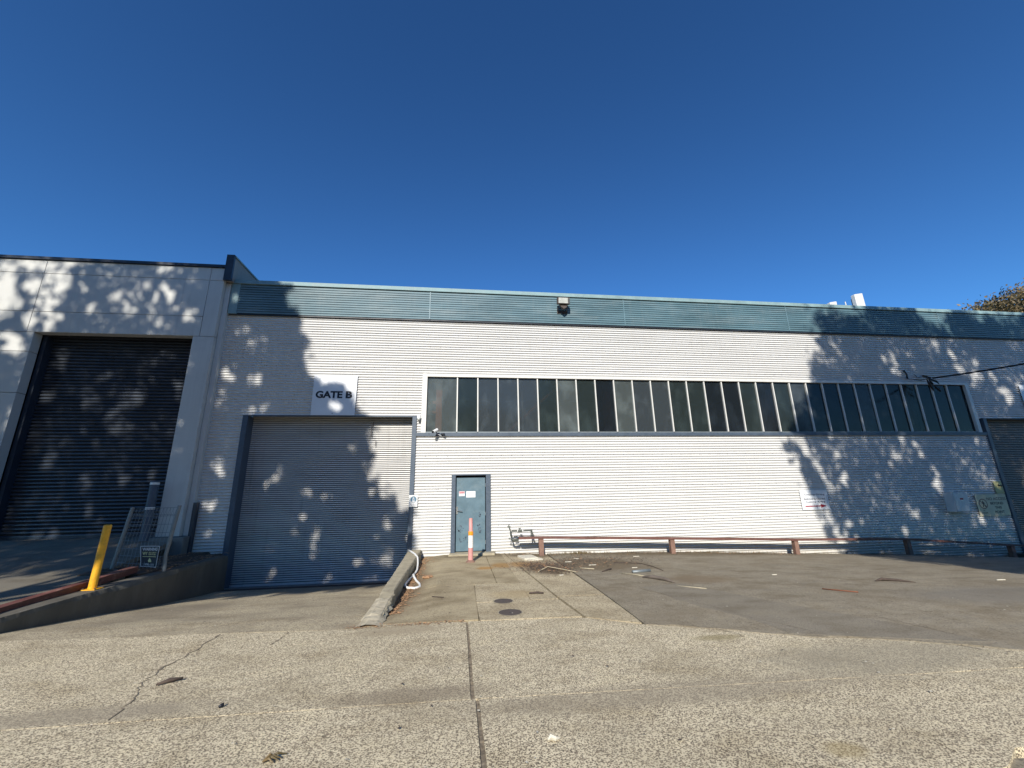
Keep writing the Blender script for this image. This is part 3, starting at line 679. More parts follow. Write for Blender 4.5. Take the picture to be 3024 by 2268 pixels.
ga = empty_part('roller_gate', (-3.5, 0.2, 0), wh)
curtain(-5.79, -1.27, -0.60, 3.95, 0.054, 0.325, 0.030, 8).build('curtain', 'roller_grey', ga, fix=False)
MB().box(-5.79, -1.27, 0.326, 0.34, -0.60, 3.95).build('slat_shade', 'dark', ga)  # dark sheet behind the open slat slots, painted shade for the stripes
MB().box(-5.79, -1.27, 0.27, 0.31, -0.66, -0.60).build('bottom_bar', 'roller_grey', ga)
MB().prism([(-5.885, -0.035), (-5.75, -0.035), (-5.75, 0.34), (-5.885, 0.34)], 'z', -0.66, 3.735).build('jamb', 'slate', ga, bevel=0.004)
MB().prism([(-1.335, -0.035), (-1.215, -0.035), (-1.215, 0.34), (-1.335, 0.34)], 'z', -0.66, 3.735).build('jamb', 'slate', ga, bevel=0.004)
MB().box(-5.75, -1.335, -0.012, 0.06, 3.715, 3.745).build('lintel', 'slate', ga)
MB().box(-5.75, -1.335, 0.32, 0.34, 3.7, 4.1).build('head_lining', 'dark', ga)
b = MB().tube([(-2.46, 0.24, 3.60), (-2.50, 0.235, 3.42), (-2.50, 0.235, 3.20)], 0.009, 5); b.tube([(-2.36, 0.24, 3.08), (-2.38, 0.24, 2.9)], 0.009, 5)
b.build('pull_chain', 'iron', ga)

# right hand gate
gc = empty_part('roller_gate', (20, 0.2, 0), wh)
curtain(18.05, 23.9, -1.35, 3.95, 0.06, 0.22, 0.020, 8).build('curtain', 'roller_brown', gc, fix=False)
MB().box(18.05, 23.9, 0.222, 0.24, -1.35, 3.95).build('slat_shade', 'dark', gc)  # near-black sheet standing in for shade in the brown curtain's slots
MB().box(17.94, 18.07, -0.045, 0.30, -1.4, 3.74).build('jamb', 'slate', gc, bevel=0.004)
MB().box(18.07, 24, -0.01, 0.05, 3.715, 3.745).build('lintel', 'navy', gc)

# personnel door
dd = empty_part('door', (0.35, 0.0, 1), wh)
MB().box(-0.19, -0.075, -0.04, 0.12, -0.06, 2.075).build('jamb', 'slate', dd, bevel=0.003)
MB().box(0.770, 0.90, -0.04, 0.12, -0.06, 2.075).build('jamb', 'slate', dd, bevel=0.003)
MB().box(-0.075, 0.770, -0.04, 0.12, 2.045, 2.075).build('head', 'slate', dd)
leaf = MB().box(-0.062, 0.752, 0.07, 0.11, 0.03, 1.995).build('leaf', 'door_blue', dd, bevel=0.003)
MB().box(-0.075, 0.770, 0.112, 0.12, 0.0, 2.045).build('shadow_gap', 'dark', dd)
b = MB().box(-0.05, -0.005, 0.055, 0.07, 1.0, 1.20); b.tube([(-0.02, 0.06, 1.10), (-0.02, 0.015, 1.10), (0.0, 0.01, 1.095), (0.115, 0.015, 1.075)], 0.011, 8)
b.build('handle', 'chrome', dd)
MB().tube([(-0.045, 0.068, 1.16), (-0.045, 0.045, 1.16)], 0.022, 10).build('lock', 'chrome', dd)
MB().tube([(0.04, 0.071, 0.89), (0.04, 0.062, 0.89)], 0.012, 8).build('keyhole', 'chrome', dd)
for z in (1.77, 1.0, 0.25):
    MB().tube([(0.762, 0.065, z - 0.05), (0.762, 0.065, z + 0.05)], 0.011, 8).build('hinge', 'chrome', dd)
# scuffed plaster marks on the lower leaf
b = MB()
for cx, cz, s_ in ((0.10, 0.62, .07), (0.02, 0.56, .04), (0.2, 0.35, .06), (0.08, 0.3, .04), (0.56, 0.66, .06), (0.62, 0.55, .05), (0.60, 0.95, .04), (0.3, 0.28, .04)):
    for k in range(9):
        x = cx + random.gauss(0, s_ * .5); z = cz + random.gauss(0, s_ * .7); w_ = random.uniform(.006, .02)
        o = len(b.v); b.v += [(x - w_, 0.0665, z - w_), (x + w_, 0.0665, z - w_ * .5), (x + w_ * .6, 0.0665, z + w_), (x - w_ * .8, 0.0665, z + w_ * .7)]; b.f.append((o, o + 1, o + 2, o + 3))
stuff(b.build('scuff_marks', 'slate', dd, fix=False))
MB().prism([(-0.24, -0.36), (0.98, -0.38), (1.02, -0.02), (1.0, 0.14), (-0.2, 0.14), (-0.2, -0.02)], 'z', -0.12, 0.012).build('door_step', 'kerb_conc', dd, bevel=0.012)

def plate(name, x0, x1, z0, z1, y, mat, label, cat, th=0.004):
    t = thing(name, ((x0 + x1) / 2, y, z0), label, cat)
    MB().box(x0, x1, y, y + th, z0, z1).build('plate', mat, t); return t
nt1 = plate('notice', 0.02, 0.18, 1.48, 1.61, 0.063, 'sign_white', 'small white notice with red header on the teal door, left one', 'notice')
MB().box(0.025, 0.175, 0.0615, 0.063, 1.575, 1.605).build('header', 'ink_pink', nt1)
MB().box(0.03, 0.17, 0.0605, 0.0615, 1.553, 1.573).build('band', 'ink_red', nt1)
MB().box(0.06, 0.11, 0.0615, 0.063, 1.51, 1.518).build('small_print', 'ink_grey', nt1)
nt2 = plate('notice', 0.22, 0.48, 1.44, 1.61, 0.063, 'sign_white', 'larger plain white notice with faint print on the teal door', 'notice')
b = MB()
for k in range(7): b.box(0.245 + k * 0.031, 0.262 + k * 0.031, 0.0615, 0.063, 1.574, 1.582)
b.box(0.31, 0.385, 0.0615, 0.063, 1.53, 1.537); b.box(0.345, 0.37, 0.0615, 0.063, 1.487, 1.497); b.build('small_print', 'ink_grey', nt2)

# ------------------------------------------------------------------ signs
s = plate('gate_sign', -4.13, -2.94, 3.745, 4.92, -0.045, 'sign_white', 'large square white sign reading GATE B above the roller door', 'sign', 0.01)
lettering('GATE', -4.045, -3.315, 4.235, 4.445, -0.0475, 'ink', s, 0.042)
lettering('B', -3.225, -3.045, 4.235, 4.445, -0.0475, 'ink', s, 0.042)
for x, z in ((-3.55, 4.87), (-3.55, 3.80)): MB().tube([(x, -0.045, z), (x, -0.052, z)], 0.012, 6).build('bolt', 'ink_grey', s)

s = plate('parking_sign', 10.46, 11.40, 0.87, 1.46, -0.025, 'sign_white', 'white customer parking sign with dark red arrow pointing right', 'sign')
lettering('Customer Parking', 10.60, 11.29, 1.285, 1.345, -0.0275, 'ink_grey', s, 0.02)
lettering('BARGAINS ONLINE', 10.57, 11.29, 1.16, 1.215, -0.0275, 'ink_grey', s, 0.02)
lettering('Customer Parking', 10.61, 11.27, 1.065, 1.13, -0.0275, 'ink_grey', s, 0.02)
MB().prism([(10.57, 0.960), (11.10, 0.963), (11.10, 0.925), (11.30, 0.978), (11.10, 1.035), (11.10, 0.994), (10.57, 0.992)], 'y', -0.0275, -0.0252).build('arrow', 'ink_red', s)

s = plate('no_access_sign', 16.71, 17.89, 0.535, 1.205, -0.028, 'sign_cream', 'cream NO ACCESS BEYOND THIS POINT sign with crossed out walker', 'sign')
lettering('NO ACCESS', 17.13, 17.86, 1.02, 1.11, -0.0305, 'ink_faded', s, 0.01)
lettering('BEYOND', 17.22, 17.72, 0.885, 0.965, -0.0305, 'ink', s, 0.02)
lettering('THIS', 17.36, 17.62, 0.755, 0.83, -0.0305, 'ink', s, 0.02)
lettering('POINT', 17.32, 17.68, 0.615, 0.695, -0.0305, 'ink', s, 0.02)
lettering('NO', 16.88, 16.95, 0.70, 0.73, -0.0305, 'ink', s, 0.03)
lettering('ACCESS', 16.81, 17.04, 0.615, 0.655, -0.0305, 'ink', s, 0.03)
def ring(cx, cz, r0, r1, y, n=28):
    b = MB()
    for k in range(n):
        a = 2 * math.pi * k / n; b.v += [(cx + r0 * math.cos(a), y, cz + r0 * math.sin(a)), (cx + r1 * math.cos(a), y, cz + r1 * math.sin(a))]
    b.f = [(2 * k, 2 * k + 1, (2 * k + 3) % (2 * n), (2 * k + 2) % (2 * n)) for k in range(n)]; return b
b = ring(16.95, 0.915, 0.135, 0.158, -0.0305); b.prism([(16.845, 1.005), (16.86, 1.02), (17.06, 0.825), (17.045, 0.81)], 'y', -0.0308, -0.0301); b.build('prohibition_ring', 'ink_faded', s)
b = ring(16.95, 0.995, 0.0, 0.020, -0.0303, 10)
b.prism([(16.93, 0.97), (16.975, 0.97), (16.985, 0.90), (16.94, 0.895)], 'y', -0.0306, -0.0300)
b.prism([(16.94, 0.90), (16.965, 0.90), (16.93, 0.81), (16.905, 0.82)], 'y', -0.0306, -0.0300)
b.prism([(16.96, 0.90), (16.985, 0.895), (17.02, 0.82), (16.995, 0.815)], 'y', -0.0306, -0.0300)
b.prism([(16.93, 0.965), (16.94, 0.95), (16.90, 0.90), (16.89, 0.91)], 'y', -0.0306, -0.0300)
b.prism([(16.97, 0.965), (17.01, 0.91), (17.02, 0.92), (16.98, 0.97)], 'y', -0.0306, -0.0300); b.build('walker_figure', 'ink', s)

s = plate('yellow_plate', 17.58, 17.90, 1.22, 1.62, -0.03, 'yellow_plate', 'small faded yellow plate with dark slot above the NO ACCESS sign', 'plate')
MB().tube([(17.72, -0.045, 1.50), (17.86, -0.045, 1.47)], 0.02, 8).build('slot', 'ink', s)

s = plate('camera_warning_sign', -1.335, -1.105, 1.225, 1.53, -0.05, 'white_plastic', 'small white plate with round blue logo on right jamb of gate B', 'sign')
ring(-1.215, 1.42, 0.0, 0.088, -0.052, 30).build('logo_disc', 'ink_blue', s)
ring(-1.215, 1.42, 0.074, 0.079, -0.0545, 30).build('logo_ring', 'white_plastic', s)
b = MB(); b.prism([(-1.245, 1.39), (-1.185, 1.39), (-1.198, 1.46), (-1.215, 1.475), (-1.232, 1.46)], 'y', -0.055, -0.053); b.box(-1.25, -1.18, -0.055, -0.053, 1.345, 1.383); b.build('logo_figure', 'sign_white', s)
MB().prism([(-1.225, 1.40), (-1.205, 1.40), (-1.208, 1.45), (-1.222, 1.45)], 'y', -0.057, -0.0555).build('logo_mark', 'ink_blue', s)
b = MB()
for k in range(4): b.box(-1.31 + k * 0.045, -1.275 + k * 0.045, -0.0515, -0.0502, 1.285, 1.292); b.box(-1.31 + k * 0.045, -1.28 + k * 0.045, -0.0515, -0.0502, 1.258, 1.266)
b.build('small_print', 'ink_grey', s)
s = plate('far_sign', 19.90, 21.1, 3.82, 4.95, -0.03, 'sign_white', 'white sign cut off by right edge of the photo above the brown roller door', 'sign')

# switchboard box
bx = thing('switchboard_box', (16.0, -0.1, 0.66), 'pale grey metal switchboard cabinet on the wall left of the NO ACCESS sign', 'electrical box')
MB().box(15.58, 16.14, -0.26, 0.02, 0.70, 1.29).build('cabinet', 'box_grey', bx, bevel=0.012)
MB().box(15.60, 16.12, -0.272, -0.262, 0.715, 1.275).build('cabinet_door', 'box_grey', bx, bevel=0.004)
MB().box(15.80, 15.92, -0.275, -0.2725, 1.07, 1.12).build('red_label', 'ink_red', bx); MB().box(15.82, 15.90, -0.275, -0.2725, 1.035, 1.06).build('white_label', 'white_plastic', bx)

# floodlight on the fascia
fl = thing('floodlight', (3.24, -0.3, 7.3), 'rectangular floodlight with cloudy lens fixed to the fascia', 'floodlight')
def tilt(p, c=Vector((3.2, -0.36, 7.37)), a=math.radians(12)):
    q = Vector(p) - c; return c + Matrix.Rotation(a, 3, 'X') @ q
b = MB().box(3.01, 3.41, -0.44, -0.30, 7.27, 7.48); b.v = [tuple(tilt(p)) for p in b.v]; b.build('housing', 'iron', fl, bevel=0.01)
b = MB().box(3.04, 3.34, -0.452, -0.442, 7.29, 7.465); b.v = [tuple(tilt(p)) for p in b.v]; b.build('lens', 'lens', fl, bevel=0.004)
b = MB()
for k in range(5): b.box(3.352, 3.40, -0.452, -0.442, 7.29 + k * .035, 7.31 + k * .035)
b.v = [tuple(tilt(p)) for p in b.v]; b.build('vent_fins', 'galv', fl)
b = MB().prism([(3.08, 7.27), (3.36, 7.27), (3.30, 7.16), (3.22, 7.12), (3.14, 7.18)], 'y', -0.36, -0.28); b.build('gear_case', 'iron', fl, bevel=0.006)
b = MB().tube([(3.06, -0.30, 7.26), (3.05, -0.24, 7.16), (3.10, -0.09, 7.10)], 0.012, 6); b.tube([(3.36, -0.30, 7.26), (3.36, -0.22, 7.16), (3.34, -0.09, 7.10)], 0.012, 6); b.box(3.06, 3.40, -0.10, -0.088, 7.06, 7.16)
b.build('bracket', 'iron', fl)

# motion sensor and cameras
se = thing('security_sensor', (-1.15, -0.1, 3.6), 'white security sensor above right end of the gate B lintel', 'sensor')
b = MB().box(-1.20, -1.10, -0.13, -0.02, 3.635, 3.735); b.build('housing', 'white_plastic', se, bevel=0.02)
MB().tube([(-1.15, -0.11, 3.64), (-1.15, -0.13, 3.60)], [0.048, 0.030], 12).build('lens', 'lens', se, smooth=True)
ca = thing('security_camera', (-0.6, -0.1, 3.2), 'white bullet security camera on the blue sill beam', 'camera')
MB().tube([(-0.62, -0.16, 3.32), (-0.72, -0.29, 3.24)], 0.040, 14).build('body', 'white_plastic', ca)
MB().tube([(-0.722, -0.292, 3.237), (-0.735, -0.31, 3.225)], 0.033, 14).build('lens', 'ink', ca)
b = MB().tube([(-0.66, -0.20, 3.27), (-0.62, -0.16, 3.20), (-0.60, -0.045, 3.19)], 0.016, 8); b.tube([(-0.60, -0.05, 3.19), (-0.60, -0.035, 3.19)], 0.04, 12); b.build('bracket', 'ink_grey', ca)
MB().tube([(-0.60, -0.1, 3.2), (-0.54, -0.08, 3.17), (-0.5, -0.05, 3.15)], 0.006, 6).build('lead', 'white_plastic', ca)
c2 = thing('dark_camera', (-0.45, -0.1, 3.2), 'small black camera beside the white bullet camera', 'camera')
b = MB().tube([(-0.50, -0.08, 3.20), (-0.42, -0.16, 3.195)], 0.024, 10); b.build('body', 'ink', c2); MB().tube([(-0.42, -0.045, 3.21), (-0.42, -0.15, 3.20)], 0.014, 8).build('bracket', 'ink', c2)
MB().tube([(-0.85, -0.045, 3.215), (-0.85, -0.052, 3.215)], 0.012, 8).build('beam_hole', 'ink', wh)

# overhead service cable and its fixing
cb = thing('service_cable', (16.1, -0.3, 5.1), 'black overhead power cable ending in insulators above the ribbon window', 'power cable')
K0, K1, K2 = Vector((15.9, -0.40, 5.03)), Vector((17.12, -2.0, 5.055)), Vector((22.5, -9.2, 6.3)); pts = []
for k in range(30):
    t = k / 29; pts.append(K0 * ((t - .2) * (t - 1) / .2) + K1 * (t * (t - 1) / (-.16)) + K2 * (t * (t - .2) / .8))
b = MB().tube(pts, 0.017, 6); b.tube([p + Vector((0, 0, 0.026)) for p in pts], 0.011, 6); b.build('cable', 'black', cb, smooth=True)
b = MB()
b.tube([(15.33, -0.03, 5.42), (15.35, -0.08, 5.25), (15.36, -0.05, 5.12)], [.03, .02, .035], 6); b.tube([(15.36, -0.05, 5.11), (15.60, -0.06, 5.09), (15.9, -0.05, 5.06), (16.1, -0.1, 5.11), (15.9, -0.3, 5.08)], 0.012, 6)
b.tube([(15.72, -0.02, 5.28), (15.74, -0.06, 5.18), (15.90, -0.05, 5.18)], 0.012, 6)
b.tube([(16.1, 0.0, 5.25), (15.95, -0.2, 5.14), (15.80, -0.40, 5.05)], [.03, .04, .035], 6); b.build('wall_bracket', 'black', cb)
for q in ([(15.72, -0.4, 5.06), (15.85, -0.42, 4.97), (15.98, -0.42, 4.93), (16.10, -0.4, 4.84)], [(15.66, -0.4, 5.02), (15.70, -0.4, 4.88), (15.76, -0.4, 4.74), (15.82, -0.4, 4.58)],
          [(15.74, -0.4, 5.02), (15.80, -0.4, 4.90), (15.84, -0.4, 4.82)], [(15.87, -0.4, 4.80), (15.96, -0.4, 4.70), (16.07, -0.4, 4.59)]):
    MB().tube(q, [0.010, 0.032, 0.034, 0.010][:len(q)], 7).build('insulator', 'black', cb)

# ------------------------------------------------------------------ bump rail along the wall
rl = thing('bump_rail', (9, -0.4, -0.2), 'long low oxide red steel rail on short posts along the white wall', 'rail')
RZ = [(1.60, 0.395), (2.2, 0.395), (5.9, 0.262), (9.65, 0.112), (13.3, 0.012), (16.95, -0.275), (19, -0.42)]
zr = lambda x: interp(RZ, x)
b = MB(); xs = list(np.arange(1.62, 18.2, 0.25))
for x in xs:
    z = zr(x) + random.uniform(-.002, .002); b.v += [(x, -0.485, z - 0.055), (x, -0.485, z), (x, -0.315, z), (x, -0.315, z - 0.055)]
b.f = [(i * 4 + k, i * 4 + (k + 1) % 4, (i + 1) * 4 + (k + 1) % 4, (i + 1) * 4 + k) for i in range(len(xs) - 1) for k in range(4)] + [(0, 1, 2, 3), tuple(len(xs) * 4 - 1 - k for k in range(4))]
b.build('rail', 'rail', rl)
for x in (2.22, 5.92, 9.68, 13.36, 16.95):
    z = zr(x) - 0.056; g_ = H_yard(x, -0.4) - 0.1; w_ = 0.062
    b = MB().prism([(x - w_, -0.46), (x + w_, -0.46), (x + w_, -0.34), (x + w_ - .008, -0.34), (x + w_ - .008, -0.45), (x - w_ + .008, -0.45), (x - w_ + .008, -0.34), (x - w_, -0.34)], 'z', g_, z); b.build('post', 'rail_post', rl)

# tap pipework at rail's left end
pv = thing('pipework', (1.6, -0.3, 0.3), 'grey pipework with tap and valve at left end of the red rail', 'pipework')
b = MB(); b.tube([(1.47, -0.32, 0.30), (1.40, -0.32, 0.50), (1.46, -0.31, 0.54), (1.98, -0.30, 0.545), (2.0, -0.30, 0.5), (2.05, -0.36, 0.36)], 0.021, 8); b.tube([(1.98, -0.30, 0.53), (1.97, -0.33, 0.36)], 0.018, 8)
b.tube([(1.42, -0.34, 0.36), (1.50, -0.34, 0.30), (1.62, -0.36, 0.31)], 0.03, 8); b.tube([(1.50, -0.32, 0.40), (1.60, -0.32, 0.41)], 0.022, 8)
b.tube([(1.62, -0.335, 0.34), (1.50, -0.36, 0.315), (1.44, -0.37, 0.33)], [0.03, 0.035, 0.02], 8)
b.build('pipe', 'copper_pipe', pv, smooth=True)
b = MB().tube([(1.61, -0.31, 0.54), (1.72, -0.31, 0.545)], [0.035, 0.035], 10); b.tube([(1.665, -0.31, 0.56), (1.665, -0.31, 0.60)], 0.014, 6); b.tube([(1.63, -0.31, 0.605), (1.70, -0.31, 0.605)], 0.012, 6); b.build('valve', 'copper_pipe', pv)
for x in (1.595, 1.735): MB().tube([(x, -0.308, 0.54), (x + 0.02, -0.308, 0.54)], 0.030, 10).build('collar', 'white_plastic', pv)
MB().tube([(1.98, -0.30, 0.52), (1.98, -0.30, 0.57)], 0.035, 8).build('elbow', 'copper_pipe', pv)
tp = thing('garden_tap', (1.38, -0.25, 0.5), 'garden tap on a thin white riser just left of the pipework', 'tap')
MB().tube([(1.385, -0.28, 0.55), (1.385, -0.28, 0.36)], 0.010, 6).build('riser', 'white_plastic', tp)
b = MB().tube([(1.37, -0.28, 0.72), (1.37, -0.28, 0.66), (1.39, -0.29, 0.62), (1.42, -0.30, 0.52)], [0.006, 0.020, 0.024, 0.012], 7); b.tube([(1.33, -0.28, 0.655), (1.42, -0.28, 0.655)], 0.012, 6); b.tube([(1.385, -0.28, 0.37), (1.38, -0.29, 0.33)], 0.02, 6); b.build('tap_body', 'copper_pipe', tp)

# ------------------------------------------------------------------ delineator post in front of the door
bo = thing('delineator_post', (0.31, -1.45, H_yard(0.31, -1.45)), 'faded pink plastic bollard with orange and white bands in front of the door', 'bollard')
z0 = H_yard(0.31, -1.45)
MB().tube([(0.31, -1.45, z0), (0.31, -1.45, z0 + 0.022), (0.31, -1.45, z0 + 0.05)], [0.115, 0.10, 0.066], 16).build('base', 'rail_post', bo, smooth=False)
b = MB().tube([(0.31, -1.45, z0 + 0.05), (0.312, -1.45, z0 + 0.42), (0.312, -1.45, z0 + 0.70), (0.312, -1.45, z0 + 0.705), (0.31, -1.45, z0 + 0.99)], [0.058, 0.058, 0.058, 0.046, 0.046], 16, caps=False)
b.build('tube', 'pink', bo, smooth=True)
MB().tube([(0.312, -1.45, z0 + 0.975), (0.312, -1.45, z0 + 0.976)], 0.045, 12).build('top_hole', 'ink', bo)
MB().tube([(0.312, -1.45, z0 + 0.60), (0.312, -1.45, z0 + 0.69)], 0.0605, 16).build('orange_band', 'orange', bo, smooth=False)
MB().tube([(0.312, -1.45, z0 + 0.32), (0.312, -1.45, z0 + 0.595)], 0.0595, 16).build('white_band', 'refl_white', bo, smooth=False)

# white conduit
hs = MB().tube([(-1.27, -0.32, 0.155), (-1.16, -0.6, 0.15), (-1.02, -1.05, 0.14), (-0.93, -1.35, 0.10), (-0.885, -1.75, 0.02), (-0.86, -2.2, -0.04), (-0.87, -2.6, -0.05), (-0.90, -2.85, -0.06), (-0.925, -3.1, -0.065), (-0.945, -3.5, -0.06), (-0.925, -3.78, -0.055), (-0.86, -3.92, -0.055), (-0.73, -3.97, -0.055), (-0.655, -3.87, -0.055), (-0.68, -3.65, -0.05), (-0.76, -3.4, -0.04), (-0.82, -3.2, -0.01), (-0.86, -3.0, 0.0), (-0.85, -2.8, -0.01)], 0.021, 8)
tag(hs.build('white_conduit', 'white_plastic', smooth=True), 'looped length of white plastic conduit lying by the concrete kerb wall', 'conduit')

# ------------------------------------------------------------------ manholes
for (cx, cy, rx, lab) in ((0.70, -6.06, 0.150, 'larger round brown cover set in the path, nearer the footpath joint'), (0.675, -5.43, 0.135, 'smaller round brown cover set in the path, nearer the door')):
    z0 = H_yard(cx, cy); t = thing('manhole_cover', (cx, cy, z0), lab, 'manhole cover', 'round covers in the path')
    MB().tube([(cx, cy, z0 - 0.02), (cx, cy, z0 + 0.007)], rx, 28).build('lid', 'iron', t)
    b = MB(); n_ = 28
    for k in range(n_):
        a = 2 * math.pi * k / n_; b.v += [(cx + (rx + .004) * math.cos(a), cy + (rx + .004) * math.sin(a), z0 + 0.006), (cx + (rx + .018) * math.cos(a), cy + (rx + .018) * math.sin(a), z0 + 0.005)]
    b.f = [(2 * k, 2 * k + 1, (2 * k + 3) % (2 * n_), (2 * k + 2) % (2 * n_)) for k in range(n_)]; b.build('rim', 'kerb_conc', t)
    MB().tube([(cx, cy - 0.02, z0 + 0.007), (cx, cy - 0.02, z0 + 0.0085)], 0.014, 8).build('lifting_hole', 'ink', t)

# ------------------------------------------------------------------ left side: bollards, mesh gate, beam
yb = thing('yellow_bollard', (-5.80, -4.0, 0.16), 'bright yellow steel bollard on the chipped retaining wall', 'bollard')
MB().tube([(-5.80, -4.02, 0.17), (-5.785, -4.0, 1.125)], 0.055, 20).build('tube', 'yellow', yb, smooth=False)
MB().tube([(-5.785, -4.0, 1.125), (-5.785, -4.0, 1.14)], [0.057, 0.044], 20).build('cap', 'yellow', yb)
MB().box(-5.90, -5.69, -4.12, -3.93, 0.158, 0.170).build('base_plate', 'yellow', yb)
for sx, sy in ((-1, -1), (1, -1), (1, 1), (-1, 1)):
    MB().tube([(-5.79 + sx * .085, -4.02 + sy * .075, 0.17), (-5.79 + sx * .085, -4.02 + sy * .075, 0.186)], 0.012, 6).build('bolt', 'iron', yb)

bb_ = thing('blue_bollard', (-7.46, -0.42, 0.6), 'dark blue bollard with two white bands beside the navy roller door', 'bollard')
MB().tube([(-7.50, -0.42, 0.58), (-7.50, -0.42, 1.98)], 0.095, 18).build('tube', 'slate', bb_)
for z in (1.90, 1.31): MB().tube([(-7.50, -0.42, z), (-7.50, -0.42, z + 0.055)], 0.098, 18).build('band', 'refl_white', bb_)

# leaning mesh gate
mg = thing('mesh_gate', (-6.15, -2.4, 0.2), 'grey wire mesh panel between two galvanised posts behind the yellow bollard', 'mesh panel')
PL0, PL1 = Vector((-6.66, -2.45, 0.24)), Vector((-6.56, -2.38, 1.39)); PR0, PR1 = Vector((-5.74, -2.42, 0.16)), Vector((-5.69, -2.38, 1.41))
MB().tube([PL0, PL1], 0.033, 10).build('post', 'galv', mg)
MB().tube([PR0, (-5.765, -2.42, 0.45), PR1], 0.036, 10).build('post', 'galv', mg)
def bow(u_, v_):
    p = PL0.lerp(PL1, v_).lerp(PR0.lerp(PR1, v_), u_); k = math.sin(math.pi * u_)
    p.y -= 0.10 * k * (1 - v_) ** 2 * 1.5; p.x += 0.13 * k * max(0, 0.5 - v_) * 1.6; return p
for v_ in (0.97, 0.86, 0.84, 0.71, 0.58, 0.45, 0.33, 0.22, 0.11):
    MB().tube([bow(k / 12, v_) for k in range(13)], 0.0045, 5).build('wire', 'galv', mg)
for k in range(1, 14):
    u_ = k / 14; pts = [bow(u_, v_) for v_ in np.linspace(0.05, 0.85, 10)] + [bow(u_ + 0.03, 0.97), bow(u_ + 0.05, 0.87)]
    MB().tube(pts, 0.0035, 5).build('wire', 'galv', mg)

ws = thing('warning_sign', (-6.0, -2.5, 0.3), 'black WARNING sign with white border hanging on the mesh panel', 'sign')
CT = [Vector((-6.20, -2.50, 0.655)), Vector((-5.85, -2.50, 0.645)), Vector((-5.815, -2.56, 0.255)), Vector((-6.09, -2.56, 0.285))]
def wsm(p):   # (x 0..1, y depth, z 0..1)
    top = CT[0].lerp(CT[1], p.x); bot = CT[3].lerp(CT[2], p.x); q = bot.lerp(top, p.z); q.y += p.y + 0.02 * math.sin(p.x * 3.1); return q
def wbox(x0, x1, z0_, z1_, y, mat, name):
    b = MB(); n_ = 6
    for i in range(n_ + 1):
        x = x0 + (x1 - x0) * i / n_
        for y_, z_ in ((y, z0_), (y, z1_), (y + 0.003, z1_), (y + 0.003, z0_)): b.v.append(tuple(wsm(Vector((x, y_, z_)))))
    b.f = [(i * 4 + k, i * 4 + (k + 1) % 4, (i + 1) * 4 + (k + 1) % 4, (i + 1) * 4 + k) for i in range(n_) for k in range(4)] + [(0, 1, 2, 3), tuple(n_ * 4 + k for k in (3, 2, 1, 0))]
    return b.build(name, mat, ws)
wbox(0, 1, 0, 1, 0, 'ink_white', 'border'); wbox(0.035, 0.965, 0.03, 0.97, -0.002, 'ink', 'plate')
lettering('WARNING', 0.10, 0.90, 0.77, 0.92, -0.004, 'ink_white', ws, 0.03, wsm)
lettering('WY', 0.11, 0.37, 0.56, 0.71, -0.004, 'ink_yellow', ws, 0.02, wsm)
lettering('SECURITY', 0.42, 0.88, 0.645, 0.71, -0.004, 'ink_yellow', ws, 0.02, wsm)
lettering('SERVICES', 0.42, 0.84, 0.56, 0.625, -0.004, 'ink_yellow', ws, 0.02, wsm)
wbox(0.12, 0.88, 0.475, 0.50, -0.004, 'ink_yellow', 'small_print')
b = MB(); b.v = [tuple(wsm(Vector(p))) for p in [(0.50, -0.004, 0.43), (0.60, -0.004, 0.33), (0.63, -0.004, 0.22), (0.55, -0.004, 0.24), (0.45, -0.004, 0.22), (0.42, -0.004, 0.30)]]; b.f = [(0, 1, 2, 3, 4, 5)]; b.build('bird_emblem', 'ink_yellow', ws, fix=False)
lettering('9792-1373', 0.24, 0.82, 0.06, 0.16, -0.004, 'ink_white', ws, 0.02, wsm)

bm_ = thing('steel_beam', (-5.95, -4.2, 0.15), 'worn oxide red steel channel lying along the retaining wall', 'beam')
b = MB(); pts = [(-5.66, -7.2, 0.16), (-5.93, -5.2, 0.215), (-5.99, -4.2, 0.25), (-6.07, -2.75, 0.315)]
for x, y, z in pts: b.v += [(x - 0.07, y, z), (x + 0.07, y, z), (x + 0.07, y, z - 0.035), (x + 0.065, y, z - 0.11), (x - 0.07, y, z - 0.11)]
b.f = [(i * 5 + k, i * 5 + (k + 1) % 5, (i + 1) * 5 + (k + 1) % 5, (i + 1) * 5 + k) for i in range(3) for k in range(5)] + [(0, 1, 2, 3, 4), (19, 18, 17, 16, 15)]
b.build('web', 'beam_red', bm_)
# dirt strip behind retaining wall
def H_strip(x, y): return 0.19 + 0.02 * math.sin(x * 9) * math.sin(y * 7) + (0.05 if x < -6.2 else 0)
structure(patch('soil_strip', between(-6.9, -5.88, lambda x: -2.9, lambda x: 0.12), 14, 24, H_strip, 0.3, 'litter_ground'))

# ------------------------------------------------------------------ left concrete building
lb = thing('concrete_building', (-9, 0, 0.6), 'pale grey precast concrete building with tall navy roller door', 'building')
Y0 = -0.25
def panel(x0, x1, z0, z1, y=Y0, name='wall_panel'):
    return MB().box(x0 + 0.006, x1 - 0.006, y, y + 0.24, z0 + 0.006, z1 - 0.006).build(name, 'precast', lb, bevel=0.004)
for x0, x1 in ((-18, -11.45), (-11.45, -7.22), (-7.22, -6.83)):
    panel(x0, x1, 7.655, 8.06)
panel(-18, -11.45, 6.52, 7.655); panel(-11.45, -7.22, 6.52, 7.655)
panel(-11.45, -7.22, 5.925, 6.52)
panel(-7.22, -6.83, 5.925, 7.655)
panel(-18, -11.45, 5.925, 6.52); panel(-18, -11.26, 5.38, 5.925); panel(-18, -11.26, 4.265, 5.38); panel(-18, -11.26, 0.4, 4.265)
